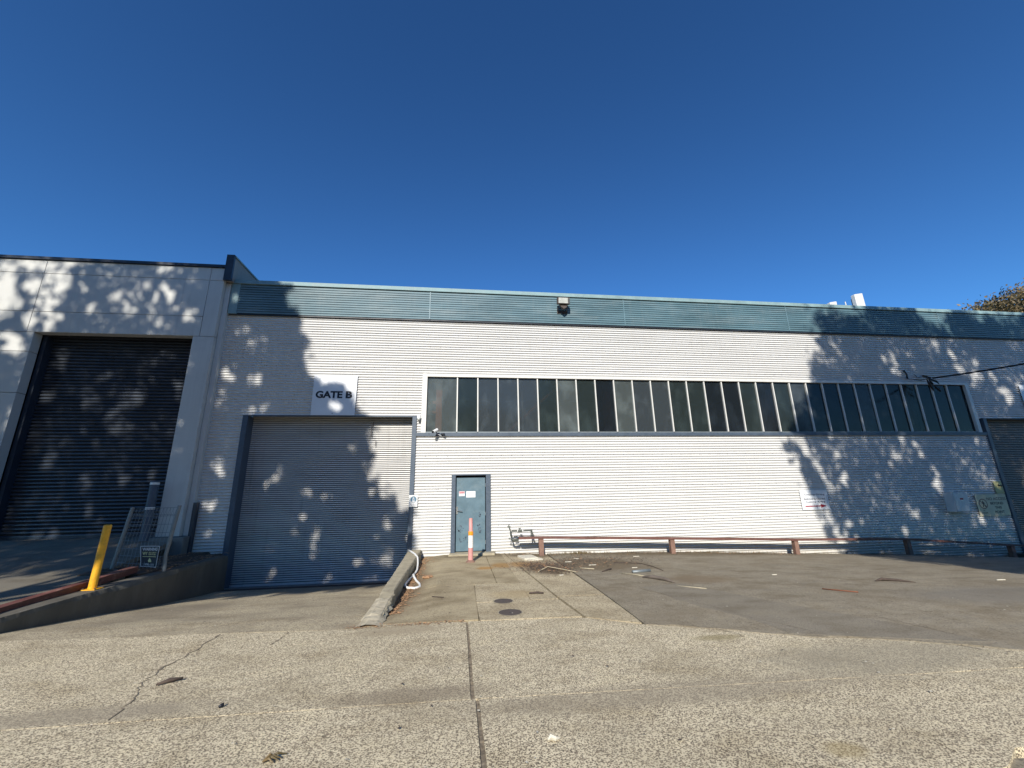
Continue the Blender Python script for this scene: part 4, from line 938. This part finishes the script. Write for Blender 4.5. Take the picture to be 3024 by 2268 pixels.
panel(-7.385, -6.83, 0.65, 5.925, name='pier')
MB().box(-6.83, -6.70, -0.12, 0.04, 0.65, 7.64).build('pilaster', 'precast', lb, bevel=0.006)
MB().box(-18, -6.84, 0.0, 0.06, 5.9, 8.05).build('backing', 'dark', lb)
MB().box(-18, -6.80, -0.30, 0.05, 8.066, 8.145).build('roof_cap', 'navy', lb)
MB().prism([(-7.46, -0.42), (-6.64, -0.40), (-6.64, 0.05), (-7.40, 0.05)], 'z', 0.0, 0.645).build('plinth', 'plinth', lb, bevel=0.01)
MB().box(-11.26, -7.385, 0.45, 0.5, 5.4, 6.4).build('head_lining', 'dark', lb)
rd = empty_part('roller_door', (-9.3, 0.3, 0.6), lb)
curtain(-11.30, -7.30, 0.66, 6.1, 0.092, 0.22, 0.034, 8).build('curtain', 'roller_navy', rd, fix=False)
MB().box(-11.30, -7.30, 0.222, 0.24, 0.66, 6.1).build('slat_shade', 'dark', rd)  # shade between the navy slats, put in as a dark sheet
MB().box(-11.26, -11.16, 0.02, 0.24, 0.64, 5.92).build('guide', 'navy', rd); MB().box(-7.50, -7.39, 0.02, 0.24, 0.64, 5.92).build('guide', 'navy', rd)
MB().box(-11.16, -7.50, 0.18, 0.24, 0.62, 0.70).build('bottom_bar', 'navy', rd)
MB().box(-18, -6.9, 0.5, 0.6, -0.5, 8.0).build('inner_wall', 'dark', lb)
dp = tag(MB().box(-6.69, -6.60, -0.16, -0.03, 0.18, 1.45).build('drain_post', 'navy', bevel=0.006), 'short dark steel channel standing between the pier and the white cladding', 'post')
pw = thing('parapet_wall', (-6.7, 3, 7.6), 'grey brown dividing parapet with navy capped end between the two roofs', 'parapet')
MB().box(-6.78, -6.62, -0.28, 12, 7.66, 8.40).build('wall', 'parapet', pw)
MB().box(-6.80, -6.585, -0.29, 12, 8.402, 8.445).build('capping', 'fascia_cap', pw)
MB().box(-6.81, -6.60, -0.36, -0.29, 7.63, 8.45).build('end_cap', 'navy', pw)
MB().box(-18, -6.8, 0.1, 12, 7.9, 8.0).build('roof', 'roof', lb)

# ------------------------------------------------------------------ roof antennas
def antenna(x0, x1, z0_, z1_, lean, label, grp='roof antennas'):
    t = thing('roof_antenna', ((x0 + x1) / 2, 3, 7.66), label, 'antenna', grp)
    b = MB().box(x0, x1, 2.9, 3.1, z0_, z1_); b.v = [(x + lean * (z - z0_), y, z + 0.18 * (x - x0)) for x, y, z in b.v]; b.build('panel', 'white_trim', t, bevel=0.02)
    MB().tube([((x0 + x1) / 2 - .1, 3.2, 7.6), ((x0 + x1) / 2 - .1 + lean * .5, 3.2, z1_ - 0.1)], 0.03, 8).build('mast', 'galv', t)
antenna(16.25, 16.60, 8.5, 9.48, 0.0, 'smaller white antenna panel peeping over the fascia, left of the rod')
antenna(17.62, 18.05, 8.4, 9.93, -0.02, 'larger white antenna panel rising above the fascia')
t = thing('roof_aerial', (17.2, 3, 7.66), 'thin white aerial rod between the two roof antenna panels', 'antenna', 'roof antennas')
MB().tube([(17.2, 3, 7.6), (17.13, 3, 9.58)], [0.03, 0.022], 8).build('rod', 'white_trim', t); MB().tube([(17.2, 3, 7.66), (17.2, 3, 7.8)], 0.06, 8).build('foot', 'galv', t)

# ------------------------------------------------------------------ trees
rng = np.random.default_rng(11)
def leaves_mesh(name, C, L_, W2, mat, parent, droop=0.0):
    n = len(C)
    d = rng.normal(size=(n, 3)); d[:, 2] -= droop; d /= np.linalg.norm(d, axis=1)[:, None]
    e = rng.normal(size=(n, 3)); e -= (e * d).sum(1)[:, None] * d; e /= np.linalg.norm(e, axis=1)[:, None]
    l = (L_ * rng.uniform(0.6, 1.3, n))[:, None]; w = (W2 * rng.uniform(0.6, 1.3, n))[:, None]
    V = np.stack([C - d * l / 2, C + e * w / 2, C + d * l / 2, C - e * w / 2], 1).reshape(-1, 3)
    me = bpy.data.meshes.new(name); me.vertices.add(n * 4); me.vertices.foreach_set('co', V.ravel())
    me.loops.add(n * 4); me.loops.foreach_set('vertex_index', np.arange(n * 4)); me.polygons.add(n)
    me.polygons.foreach_set('loop_start', np.arange(0, n * 4, 4)); me.polygons.foreach_set('loop_total', np.full(n, 4))
    me.update(); me.validate(); me.materials.append(MT[mat])
    o = bpy.data.objects.new(name, me); SC.collection.objects.link(o); put(o, parent); return o
SV = np.array([-0.265, -1.0, 0.606])
def inpoly(x, z, poly):
    res = np.zeros(len(x), bool); n = len(poly); j = n - 1
    for i in range(n):
        xi, zi = poly[i]; xj, zj = poly[j]
        c = ((zi > z) != (zj > z)) & (x < (xj - xi) * (z - zi) / (zj - zi + 1e-12) + xi); res ^= c; j = i
    return res
def vnoise(x, z, s_, seed):
    g_ = np.random.default_rng(seed).random((64, 64)); x = x / s_ + 20; z = z / s_ + 20
    xi = np.floor(x).astype(int); zi = np.floor(z).astype(int); fx = x - xi; fz = z - zi; fx = fx * fx * (3 - 2 * fx); fz = fz * fz * (3 - 2 * fz)
    G = lambda a, b_: g_[a % 64, b_ % 64]
    return (G(xi, zi) * (1 - fx) + G(xi + 1, zi) * fx) * (1 - fz) + (G(xi, zi + 1) * (1 - fx) + G(xi + 1, zi + 1) * fx) * fz
def gum_tree(name, poly, gaps, s0, s1, nclump, per, base, label, thr, seed, zpiv=(3, 3)):
    """tall street gum behind the photographer: crown = leaf clumps spread through a volume"""
    t = thing(name, base, label, 'tree', 'street gum trees behind the viewpoint')
    xs = [p[0] for p in poly]; zs = [p[1] for p in poly]
    X = rng.uniform(min(xs), max(xs), nclump * 4); Z = rng.uniform(min(zs), max(zs), nclump * 4)
    k = inpoly(X, Z, poly); X = X[k][:nclump]; Z = Z[k][:nclump]; n = len(X)
    S = rng.uniform(s0, s1, n)
    C = np.stack([X, np.zeros(n), Z], 1) + SV * S[:, None]
    P = np.repeat(C, per, 0) + rng.normal(size=(n * per, 3)) * np.array([0.24, 0.30, 0.20])
    s_ = -P[:, 1]; px = P[:, 0] + 0.265 * s_; pz = P[:, 2] - 0.606 * s_
    keep = inpoly(px + rng.normal(size=len(px)) * .09 + 0.9 * (vnoise(px, pz, 0.28, seed + 8) - .5), pz + rng.normal(size=len(px)) * .09 + 0.7 * (vnoise(px, pz, 0.24, seed + 9) - .5), poly)
    # open gaps between the boughs
    shr = np.where((px < -8.0) & (pz > 5.8) & (px > -10.6), 2.2, np.where((px < 0) & (px > -6), 0.78, np.where(px > 0, 1.4, np.where((px < -10.6) & (pz > 6), 0.55, 1.0))))
    wq = 2.4 * (vnoise(px, pz, 0.17, seed + 5) - 0.5) + 1.6 * (vnoise(px + 5, pz, 0.38, seed + 6) - 0.45)
    for (gx_, gz_, a_, b_, an) in gaps:
        dx = px - gx_; dz = pz - gz_; c_, s2 = math.cos(an), math.sin(an)
        q = ((dx * c_ + dz * s2) / (a_ * 0.95)) ** 2 + ((-dx * s2 + dz * c_) / (b_ * 1.05)) ** 2
        keep &= ~(((q * shr + wq + rng.normal(size=len(px)) * 0.45) < 1) & (rng.random(len(px)) < 0.90))
    nn = 0.6 * vnoise(px, pz, 0.55, seed) + 0.4 * vnoise(px + 3, pz, 0.22, seed + 1)
    keep &= nn > thr(px, pz)
    P = P[keep]
    leaves_mesh('crown', P, 0.20, 0.085, 'leaf_gum', t, 0.5)
    bx_, by_, bz_ = base; top = C.mean(0); hgt = top[2]
    b = MB().tube([(bx_, by_, bz_ - 0.2), (bx_ + 0.1, by_, 2.5), (bx_ * .7 + top[0] * .3, by_ * .6 + top[1] * .4, hgt * 0.55), (top[0], top[1], hgt + 2)], [0.34, 0.28, 0.20, 0.07], 12)
    b.build('trunk', 'bark', t, smooth=True)
    p0 = Vector((bx_ * .7 + top[0] * .3, by_ * .6 + top[1] * .4, hgt * 0.55))
    for k in range(7):
        e = Vector(C[rng.integers(len(C))]); m_ = p0.lerp(e, 0.5) + Vector((0, 0, 0.6))
        MB().tube([p0 - Vector((0, 0, 0.3 * k * .3)), m_, e], [0.10, 0.06, 0.02], 7).build('limb', 'bark', t, smooth=True)
    return t
# openings in the crowns
GAPL = [(-12.5, 7.6, .5, .45, 0), (-12.4, 6.9, .6, .25, .5), (-11.35, 7.15, .32, .85, .25), (-10.95, 6.85, .22, .5, -.2), (-11.3, 7.75, .55, .16, 0), (-10.95, 8.0, .3, .2, 0), (-11.9, 7.0, .4, .18, 0), (-12.0, 6.65, .35, .15, .2), (-10.45, 6.55, .15, .3, 0), (-12.4, 6.3, .3, .3, 0), (-11.35, 6.0, .18, .3, 0),
        (-9.5, 6.85, .2, .33, -.3), (-9.15, 6.65, .15, .2, 0), (-8.75, 7.3, .25, .3, .3), (-8.4, 7.85, .45, .35, .7), (-9.55, 8.05, .2, .2, 0), (-8.9, 6.95, .15, .25, 0), (-7.5, 6.4, .2, .38, -.3), (-8.2, 6.15, .12, .2, 0), (-9.0, 6.45, .12, .16, 0), (-10.0, 6.4, .2, .2, 0), (-7.4, 7.4, .1, .2, 0),
        (-9.95, 4.4, .28, .34, 0), (-9.45, 4.42, .3, .16, 0), (-9.2, 3.85, .28, .38, .3), (-8.9, 4.4, .28, .2, 0), (-9.0, 3.5, .3, .15, 0), (-9.95, 3.4, .12, .3, -.4), (-10.5, 2.7, .12, .28, -.4), (-10.9, 5.3, .2, .3, 0), (-7.75, 4.4, .12, .12, 0), (-9.45, 2.25, .28, .16, .5), (-10.2, 3.15, .2, .2, 0), (-10.3, 1.0, .3, .3, 0), (-9.6, 3.05, .12, .2, 0),
        (-7.15, 4.2, .14, .28, -.2), (-7.2, 3.3, .12, .3, -.3), (-7.3, 2.8, .14, .3, -.4), (-7.3, 2.2, .12, .2, 0), (-7.2, 1.4, .1, .35, -.1), (-6.9, 4.6, .08, .2, 0)]
GAPM = [(-6.3, 6.25, .22, .12, 0), (-5.85, 5.9, .35, .3, -.3), (-6.5, 4.4, .18, .28, 0), (-6.5, 4.0, .2, .14, 0), (-5.45, 4.05, .28, .14, 0), (-5.8, 3.82, .12, .14, 0), (-6.15, 2.95, .16, .22, 0), (-6.3, 2.4, .22, .28, .2), (-6.2, 2.2, .15, .1, 0),
        (-4.95, 2.42, .18, .25, 0), (-5.35, 2.15, .2, .3, 0), (-3.07, 2.95, .14, .17, 0), (-3.67, 1.78, .17, .19, 0), (-4.2, 1.25, .13, .2, 0), (-4.4, 1.05, .18, .28, 0), (-3.85, 0.85, .17, .28, 0), (-3.85, 0.45, .13, .25, 0), (-5.42, .98, .13, .2, 0), (-5.0, .52, .2, .16, 0), (-4.2, 1.66, .16, .2, 0), (-3.4, -0.35, .3, .12, 0), (-4.9, -.2, .4, .14, 0), (-2.0, 1.1, .14, .4, 0), (-2.1, .1, .3, .3, .2), (-2.0, -.45, .4, .1, 0), (-2.5, 1.7, .1, .15, 0), (-3.5, 4.02, .2, .12, -.3), (-6.3, 5.2, .1, .1, 0), (-5.2, 3.2, .1, .1, 0), (-6.4, 1.4, .2, .12, 0), (-6.3, .7, .2, .1, 0), (-3.5, 3.95, .2, .1, 0)]
GAPR = [(12.9, 6.25, .18, .42, .3), (13.2, 7.6, .2, .14, 0), (12.55, 7.55, .1, .2, 0), (17.0, 6.35, .14, .28, .2), (17.5, 6.3, .14, .5, .25), (17.6, 6.95, .13, .45, 0), (17.7, 5.6, .2, .3, .8), (18.5, 5.75, .25, .33, .3), (18.3, 5.3, .28, .25, 0), (18.1, 4.95, .2, .22, 0), (18.95, 5.2, .2, .42, .6), (19.3, 4.75, .3, .42, .7), (19.3, 4.35, .15, .15, 0), (20.1, 6.0, .13, .22, .4), (15.05, 5.85, .12, .28, .2), (15.05, 5.4, .2, .1, -.4), (16.0, 6.5, .1, .1, 0), (14.7, 5.9, .12, .18, 0),
        (14.62, 3.0, .18, .22, 0), (14.25, 2.5, .16, .22, .4), (15.2, 2.5, .2, .38, .3), (15.55, 1.85, .13, .33, .15), (15.5, 1.3, .1, .22, 0), (13.3, 3.0, .14, .14, .5), (11.35, 2.15, .16, .42, .35), (11.55, 1.65, .18, .35, .3), (12.2, 1.9, .16, .13, .5), (13.4, 1.88, .14, .11, .4), (14.3, .62, .25, .2, .5), (14.2, .9, .15, .1, .4), (12.4, .5, .12, .12, 0), (11.35, .55, .16, .2, .2), (11.85, .15, .18, .2, 0), (13.85, .2, .1, .12, 0), (14.5, -.35, .3, .1, 0), (11.0, 2.6, .2, .4, .35), (10.75, 3.05, .22, .14, 0), (11.25, 3.02, .12, .1, 0), (12.05, 2.6, .13, .25, 0), (17.45, 2.95, .09, .1, 0), (11.85, 1.45, .18, .1, .4), (11.9, 1.1, .1, .2, .3), (19.2, 1.9, .2, .4, 0), (16.3, 1.0, .15, .2, 0), (16.75, .65, .12, .25, .2), (17.3, 1.1, .2, .1, 0)]
P_L = [(-22, 9.5), (-7.3, 10.0), (-7.15, 7.0), (-7.0, 4), (-6.9, -1.0), (-8, -1.8), (-10, -1.4), (-13, -2.0), (-22, -1.6)]
P_M = [(-7.5, 10.2), (-5.9, 10.0), (-5.35, 8.6), (-5.28, 7.76), (-5.05, 7.04), (-4.81, 6.6), (-4.57, 5.6), (-4.35, 4.91), (-4.07, 4.37), (-3.84, 4.57), (-3.6, 4.67), (-3.32, 4.37), (-3.05, 4.40), (-2.7, 3.84), (-2.9, 3.64), (-2.79, 3.31), (-2.55, 2.92), (-2.42, 2.16), (-2.1, 1.65), (-1.62, 1.38), (-1.36, 1.04), (-1.25, 0.5), (-1.35, -0.3), (-1.7, -1.2), (-3, -1.35), (-4.3, -1.6), (-5.5, -1.5), (-6.9, -1.3), (-7.4, -1.0)]
P_R = [(12.1, 7.5), (12.5, 7.75), (13.06, 7.42), (13.58, 7.3), (14.04, 7.62), (14.5, 7.95), (15.5, 7.95), (16.65, 7.78), (17.16, 7.21), (17.52, 6.95), (17.75, 7.4), (18.2, 7.9), (18.6, 7.7), (19.1, 7.37), (19.85, 7.5), (21.2, 7.7), (25, 8), (25, -4.6), (12.6, -4.4), (11.75, -3.4), (11.6, -2.4), (11.65, -1.6), (11.55, -.55), (11.22, .1), (11.1, .6), (10.9, 1.2), (10.55, 1.9), (10.4, 2.5), (10.35, 3.2), (10.5, 3.6), (11.1, 4.1), (11.75, 4.9), (11.85, 5.6), (12.1, 6.1), (12.2, 6.7)]
gum_tree('gum_tree', P_L, GAPL, 13, 17.5, 4200, 34, (-13.5, -15.5, 0), 'tall street gum behind the viewpoint shading the concrete building', lambda x, z: np.where(z > 5.5, 0.26, 0.20), 3)
gum_tree('gum_tree', P_M, GAPM, 13, 17.0, 3400, 36, (-10.2, -15.0, 0), 'tall street gum behind the viewpoint shading gate B', lambda x, z: np.full(len(x), 0.16), 5)
gum_tree('gum_tree', P_R, GAPR, 13, 17.5, 4600, 34, (15.5, -15.0, 0), 'tall street gum behind the viewpoint shading the right end of the wall', lambda x, z: np.where(x < 12.2, 0.24, 0.13), 9)

def bushy_tree(name, c, rad, nb, per, mat, label, ground, seed, llen=0.5, group=None):
    t = thing(name, (c[0], c[1], ground), label, 'tree', group); rg = np.random.default_rng(seed)
    d = rg.normal(size=(nb, 3)); d /= np.linalg.norm(d, axis=1)[:, None]; rr_ = rg.uniform(0.45, 1.0, nb)[:, None]
    C = np.array(c) + d * rr_ * np.array(rad); keep = C[:, 2] > ground + 1.2; C = C[keep]
    P = np.repeat(C, per, 0) + rg.normal(size=(len(C) * per, 3)) * np.array([.55, .55, .38]) * (rad[0] / 7)
    leaves_mesh('crown', P, llen, llen * .42, mat, t, 0.2)
    MB().tube([(c[0], c[1], ground - .3), (c[0] + .2, c[1], c[2] - rad[2] * .6), (c[0], c[1], c[2] + rad[2] * .5)], [0.05 * rad[0] + .1, 0.04 * rad[0] + .05, 0.05], 10).build('trunk', 'bark', t, smooth=True)
    for k in range(6):
        e = Vector(C[rg.integers(len(C))]); p0 = Vector((c[0], c[1], c[2] - rad[2] * .5)); MB().tube([p0, p0.lerp(e, .5) + Vector((0, 0, .4)), e], [.13, .08, .03], 6).build('limb', 'bark', t, smooth=True)
    return t
bushy_tree('tree', (47.6, 14, 10.6), (7.2, 6, 6.6), 2600, 80, 'leaf_olive', 'bronze olive tree top rising above the right end of the roof', -0.5, 21, 0.30)
for i, (x, lab) in enumerate(((-30, 'first'), (-19, 'second'), (-8, 'third'), (2, 'fourth'), (13, 'fifth'), (24, 'sixth'), (36, 'seventh'))):
    bushy_tree('street_tree', (x, -35 - (i % 2) * 3, 6.2 + (i % 3) * .4), (7.2, 4, 5.6), 420, 44, 'leaf_gum', 'round green tree across the street behind the viewpoint, %s from the left' % lab, 0, 40 + i, 0.62, 'trees across the street')

# ------------------------------------------------------------------ debris
def leafbits(name, n, area, H, mat, size, asp, label, cat, dz=0.004, curl=0.4):
    b = MB()
    for _ in range(n):
        x, y = area(); z = H(x, y) + dz + random.random() * 0.012; a = random.uniform(0, 6.28); l = size * random.uniform(.5, 1.5); w = l * asp * random.uniform(.7, 1.3)
        c, s_ = math.cos(a), math.sin(a); h = curl * l * random.uniform(0, .5)
        P = lambda u_, v_, k: (x + u_ * c - v_ * s_, y + u_ * s_ + v_ * c, z + k)
        o = len(b.v); b.v += [P(-l / 2, 0, h), P(0, -w / 2, 0), P(l / 2, 0, h * random.random()), P(0, w / 2, 0.002)]; b.f.append((o, o + 1, o + 2, o + 3))
    o = b.build(name, mat, fix=False); o['label'] = label; o['category'] = cat; return stuff(o)
def a_kerb():
    y = random.uniform(-5.7, -0.15); return (-0.93 + abs(random.gauss(0, 0.10)) * (1.0 if y < -1 else 1.6), y)
leafbits('leaf_litter', 1500, a_kerb, H_yard, 'leafdry', 0.05, 0.35, 'brown dry leaves gathered along the kerb wall', 'leaf litter')
def a_path():
    r_ = random.random()
    if r_ < .5: return (random.gauss(1.95, .32), random.gauss(-2.4, .45))
    if r_ < .75: return (random.gauss(3.2, .7), random.gauss(-1.6, .5))
    return (random.uniform(1.2, 10), -abs(random.gauss(0, .35)) - .03)
leafbits('leaf_litter', 4200, a_path, H_yard, 'stick', 0.045, 0.3, 'dark leaf and bark crumbs swept over the path edge and wall foot', 'leaf litter', 0.01)
leafbits('leaf_litter', 900, a_path, H_yard, 'leafdry', 0.05, 0.3, 'tan leaf scraps scattered by the first rail post', 'leaf litter', 0.012)
def a_wide(): return (random.uniform(-5, 9), random.uniform(-9.3, -0.3))
def Hall(x, y):
    if y < line1(x): return 0.0
    if x < -1.3: return H_drive(x, y) if x > -5.6 else H_ramp(x, y)
    return H_yard(x, y)
leafbits('grit', 260, a_wide, Hall, 'chips', 0.018, 0.7, 'tiny pale stone chips scattered over the paving', 'grit', 0.010, .2)
leafbits('grit', 240, a_wide, Hall, 'stick', 0.028, 0.5, 'tiny dark bark crumbs scattered over the paving', 'grit', 0.010, .3)
leafbits('leaf_litter', 900, lambda: (random.uniform(-6.75, -5.65), random.uniform(-2.6, -0.05)), H_strip, 'leafdry', 0.05, 0.35, 'dark leaf litter on the strip beside the mesh panel', 'leaf litter', 0.01)
leafbits('leaf_litter', 260, lambda: (random.uniform(-1.3, 0.1), -6.36 + random.gauss(0, .035)), H_flat, 'leafdry', 0.03, 0.4, 'fine leaf crumbs caught in the joint by the kerb end', 'leaf litter', 0.004)
leafbits('leaf_litter', 160, lambda: (random.uniform(-5.5, -1.4), random.uniform(-0.66, -0.34)), H_drive, 'leafdry', 0.04, 0.4, 'a few dry leaves on the drain grate', 'leaf litter', 0.03)

def stick(name, pts, rad, mat, label, cat='stick', H=None, lift=0.006, sm=True):
    H = H or Hall; P = [(x, y, H(x, y) + lift + dz) for x, y, dz in pts]
    return tag(MB().tube(P, rad, 7).build(name, mat, smooth=sm), label, cat)
stick('bark_piece', [(7.0, -5.27, .01), (7.15, -5.24, .03), (7.35, -5.34, .02), (7.5, -5.5, .005)], [.008, .026, .02, .005], 'stick', 'curled dark bark strip lying alone on the right part of the asphalt', 'bark')
stick('twig', [(5.62, -5.68, .01), (5.9, -6.02, .01)], 0.008, 'stick_red', 'straight red brown twig on the asphalt in front of the third rail post')
stick('pipe_offcut', [(3.45, -3.52, .02), (3.86, -3.42, .02)], 0.032, 'galv', 'short grey pipe offcut among the litter on the asphalt', 'pipe offcut')
stick('bark_piece', [(3.42, -4.06, .015), (3.55, -4.2, .03), (3.66, -4.45, .03), (3.72, -4.7, .01)], [.014, .035, .03, .008], 'bark', 'broad grey bark slab next to the pipe offcut', 'bark')
stick('twig', [(3.20, -3.55, .01), (3.4, -3.8, .012), (3.5, -4.0, .01)], 0.010, 'stick_pale', 'pale thin twig touching the grey bark slab')
stick('twig', [(3.62, -4.93, .005), (3.95, -5.27, .008)], 0.008, 'stick_pale', 'long pale twig on the darker asphalt mend')
stick('stick', [(1.12, -5.06, .012), (1.25, -5.05, .016), (1.34, -5.09, .012)], [.012, .016, .012], 'stick', 'stubby dark stick on the path joint above the covers')
stick('twig', [(-0.38, -4.94, .004), (-0.2, -5.04, .006)], 0.006, 'stick', 'thin dark twig on the brown path left of the covers')
stick('bent_wire', [(3.6, -2.1, .01), (3.9, -2.2, .012), (4.15, -2.35, .012), (4.2, -2.8, .01), (4.15, -3.4, .008)], 0.007, 'stick', 'thin bent dark wire lying on the asphalt', 'wire')
stick('twig', [(1.72, -2.95, .02), (1.9, -2.75, .05), (2.2, -3.05, .03), (2.38, -3.25, .01)], 0.008, 'stick_pale', 'forked pale twig on the litter heap beside the path')
stick('twig', [(1.72, -2.95, .02), (1.62, -3.15, .01)], 0.008, 'stick_pale', 'short pale twig end on the litter heap beside the path')
stick('twig', [(2.6, -2.75, .01), (2.85, -2.95, .012)], 0.012, 'stick_pale', 'pale splinter just right of the litter heap')
stick('twig', [(2.9, -3.3, .01), (3.1, -3.1, .02), (3.2, -3.0, .01)], 0.014, 'stick', 'knobbly dark twig between the litter heap and the pipe offcut')
stick('stick', [(-2.49, -7.72, .01), (-2.42, -7.66, .018), (-2.34, -7.62, .012)], [.008, .018, .008], 'stick', 'dark chip of wood beside the footpath crack')
stick('plastic_cap', [(-1.745, -8.22, .008), (-1.728, -8.195, .014)], 0.011, 'ink', 'small black cap on the footpath joint', 'cap')
def chip(name, x, y, w, l, a, mat, label, cat, h=0.012):
    w *= 0.65; l *= 0.7
    c, s_ = math.cos(a), math.sin(a); pts = [(-l / 2, -w / 2), (l / 2, -w * .35), (l * .45, w / 2), (-l * .4, w * .45)]
    z = Hall(x, y) + 0.008; return tag(MB().prism([(x + p * c - q * s_, y + p * s_ + q * c) for p, q in pts], 'z', z, z + h).build(name, mat, bevel=0.002), label, cat)
chip('tile_piece', 8.97, -5.62, .06, .22, -.1, 'chips', 'white chip lying far right on the asphalt', 'chip')
for (x, y, w, l, a, lab) in ((2.95, -1.2, .05, .24, -1.0, 'slim white splinter nearest the rail on the asphalt'), (2.6, -1.75, .07, .22, -.1, 'white slat piece beside the path edge near the first post'), (3.0, -2.35, .06, .25, 0.0, 'white slat piece in the middle of the litter'),
                            (4.6, -1.0, .05, .24, 0.0, 'white slat piece between first and second rail posts'), (3.75, -2.9, .05, .18, 0.05, 'small white slat just above the pipe offcut'), (5.9, -4.3, .05, .14, -.1, 'small pale chip in mid asphalt'), (2.0, -3.55, .07, .13, .1, 'white chip on the litter heap')):
    chip('wood_chip', x, y, w, l, a, 'chips', lab, 'chip')
b = MB(); cc = [(1.52, -0.78), (1.90, -0.74), (1.98, -1.28), (1.62, -1.36)]; z = H_yard(1.7, -1)
b.prism(cc, 'z', z - .01, z + 0.055); b.prism([(1.60, -1.2), (2.05, -1.12), (2.08, -1.36), (1.70, -1.44)], 'z', z - .01, z + 0.028)
tag(b.build('broken_slab', 'chips', bevel=0.012), 'broken white slab lying at the foot of the first rail post', 'slab')
b = MB(); z = H_yard(-.57, -3.1); b.prism([(-.68, -3.16), (-.55, -3.2), (-.46, -3.12), (-.5, -3.0), (-.63, -3.02)], 'z', z, z + .045); tag(b.build('brick_fragment', 'leafdry', bevel=.015), 'small tan stone fragment on the path near the conduit', 'stone')
b = MB().tube([(0.58, -9.03, .008), (0.60, -9.015, .018), (0.63, -9.03, .012), (0.655, -9.02, .008)], [.006, .018, .013, .005], 6); tag(b.build('paper_scrap', 'chips'), 'crumpled white paper scrap on the near footpath', 'litter')
MB_ = MB()
for k, (a, l) in enumerate(((0.2, .10), (0.5, .13), (0.0, .09), (-.3, .07), (0.8, .07))):
    MB_.tube([(-1.12, -8.98, .01), (-1.12 + l * math.cos(a) * .6, -8.98 + l * math.sin(a) * .6, .03), (-1.12 + l * math.cos(a), -8.98 + l * math.sin(a), .01)], [.004, .008, .002], 5)
tag(MB_.build('leaf_sprig', 'leaf_olive'), 'olive brown leaf sprig at the bottom edge of the photo', 'leaf sprig')
# fine weeds where the wall meets the ground
b = MB()
for _ in range(700):
    x = random.choice([random.gauss(3.35, .18), random.gauss(7.6, .7), random.uniform(2.5, 16)]); y = random.uniform(-.16, -.02); z = H_yard(x, y); h = random.uniform(.02, .09); a = random.uniform(-.03, .03)
    o = len(b.v); b.v += [(x - .006, y, z), (x + .006, y, z), (x + a, y - .01, z + h)]; b.f.append((o, o + 1, o + 2))
o = b.build('weeds', 'leaf_olive', fix=False); o['label'] = 'dry tufts of weed at the foot of the white wall'; o['category'] = 'weeds'; stuff(o)
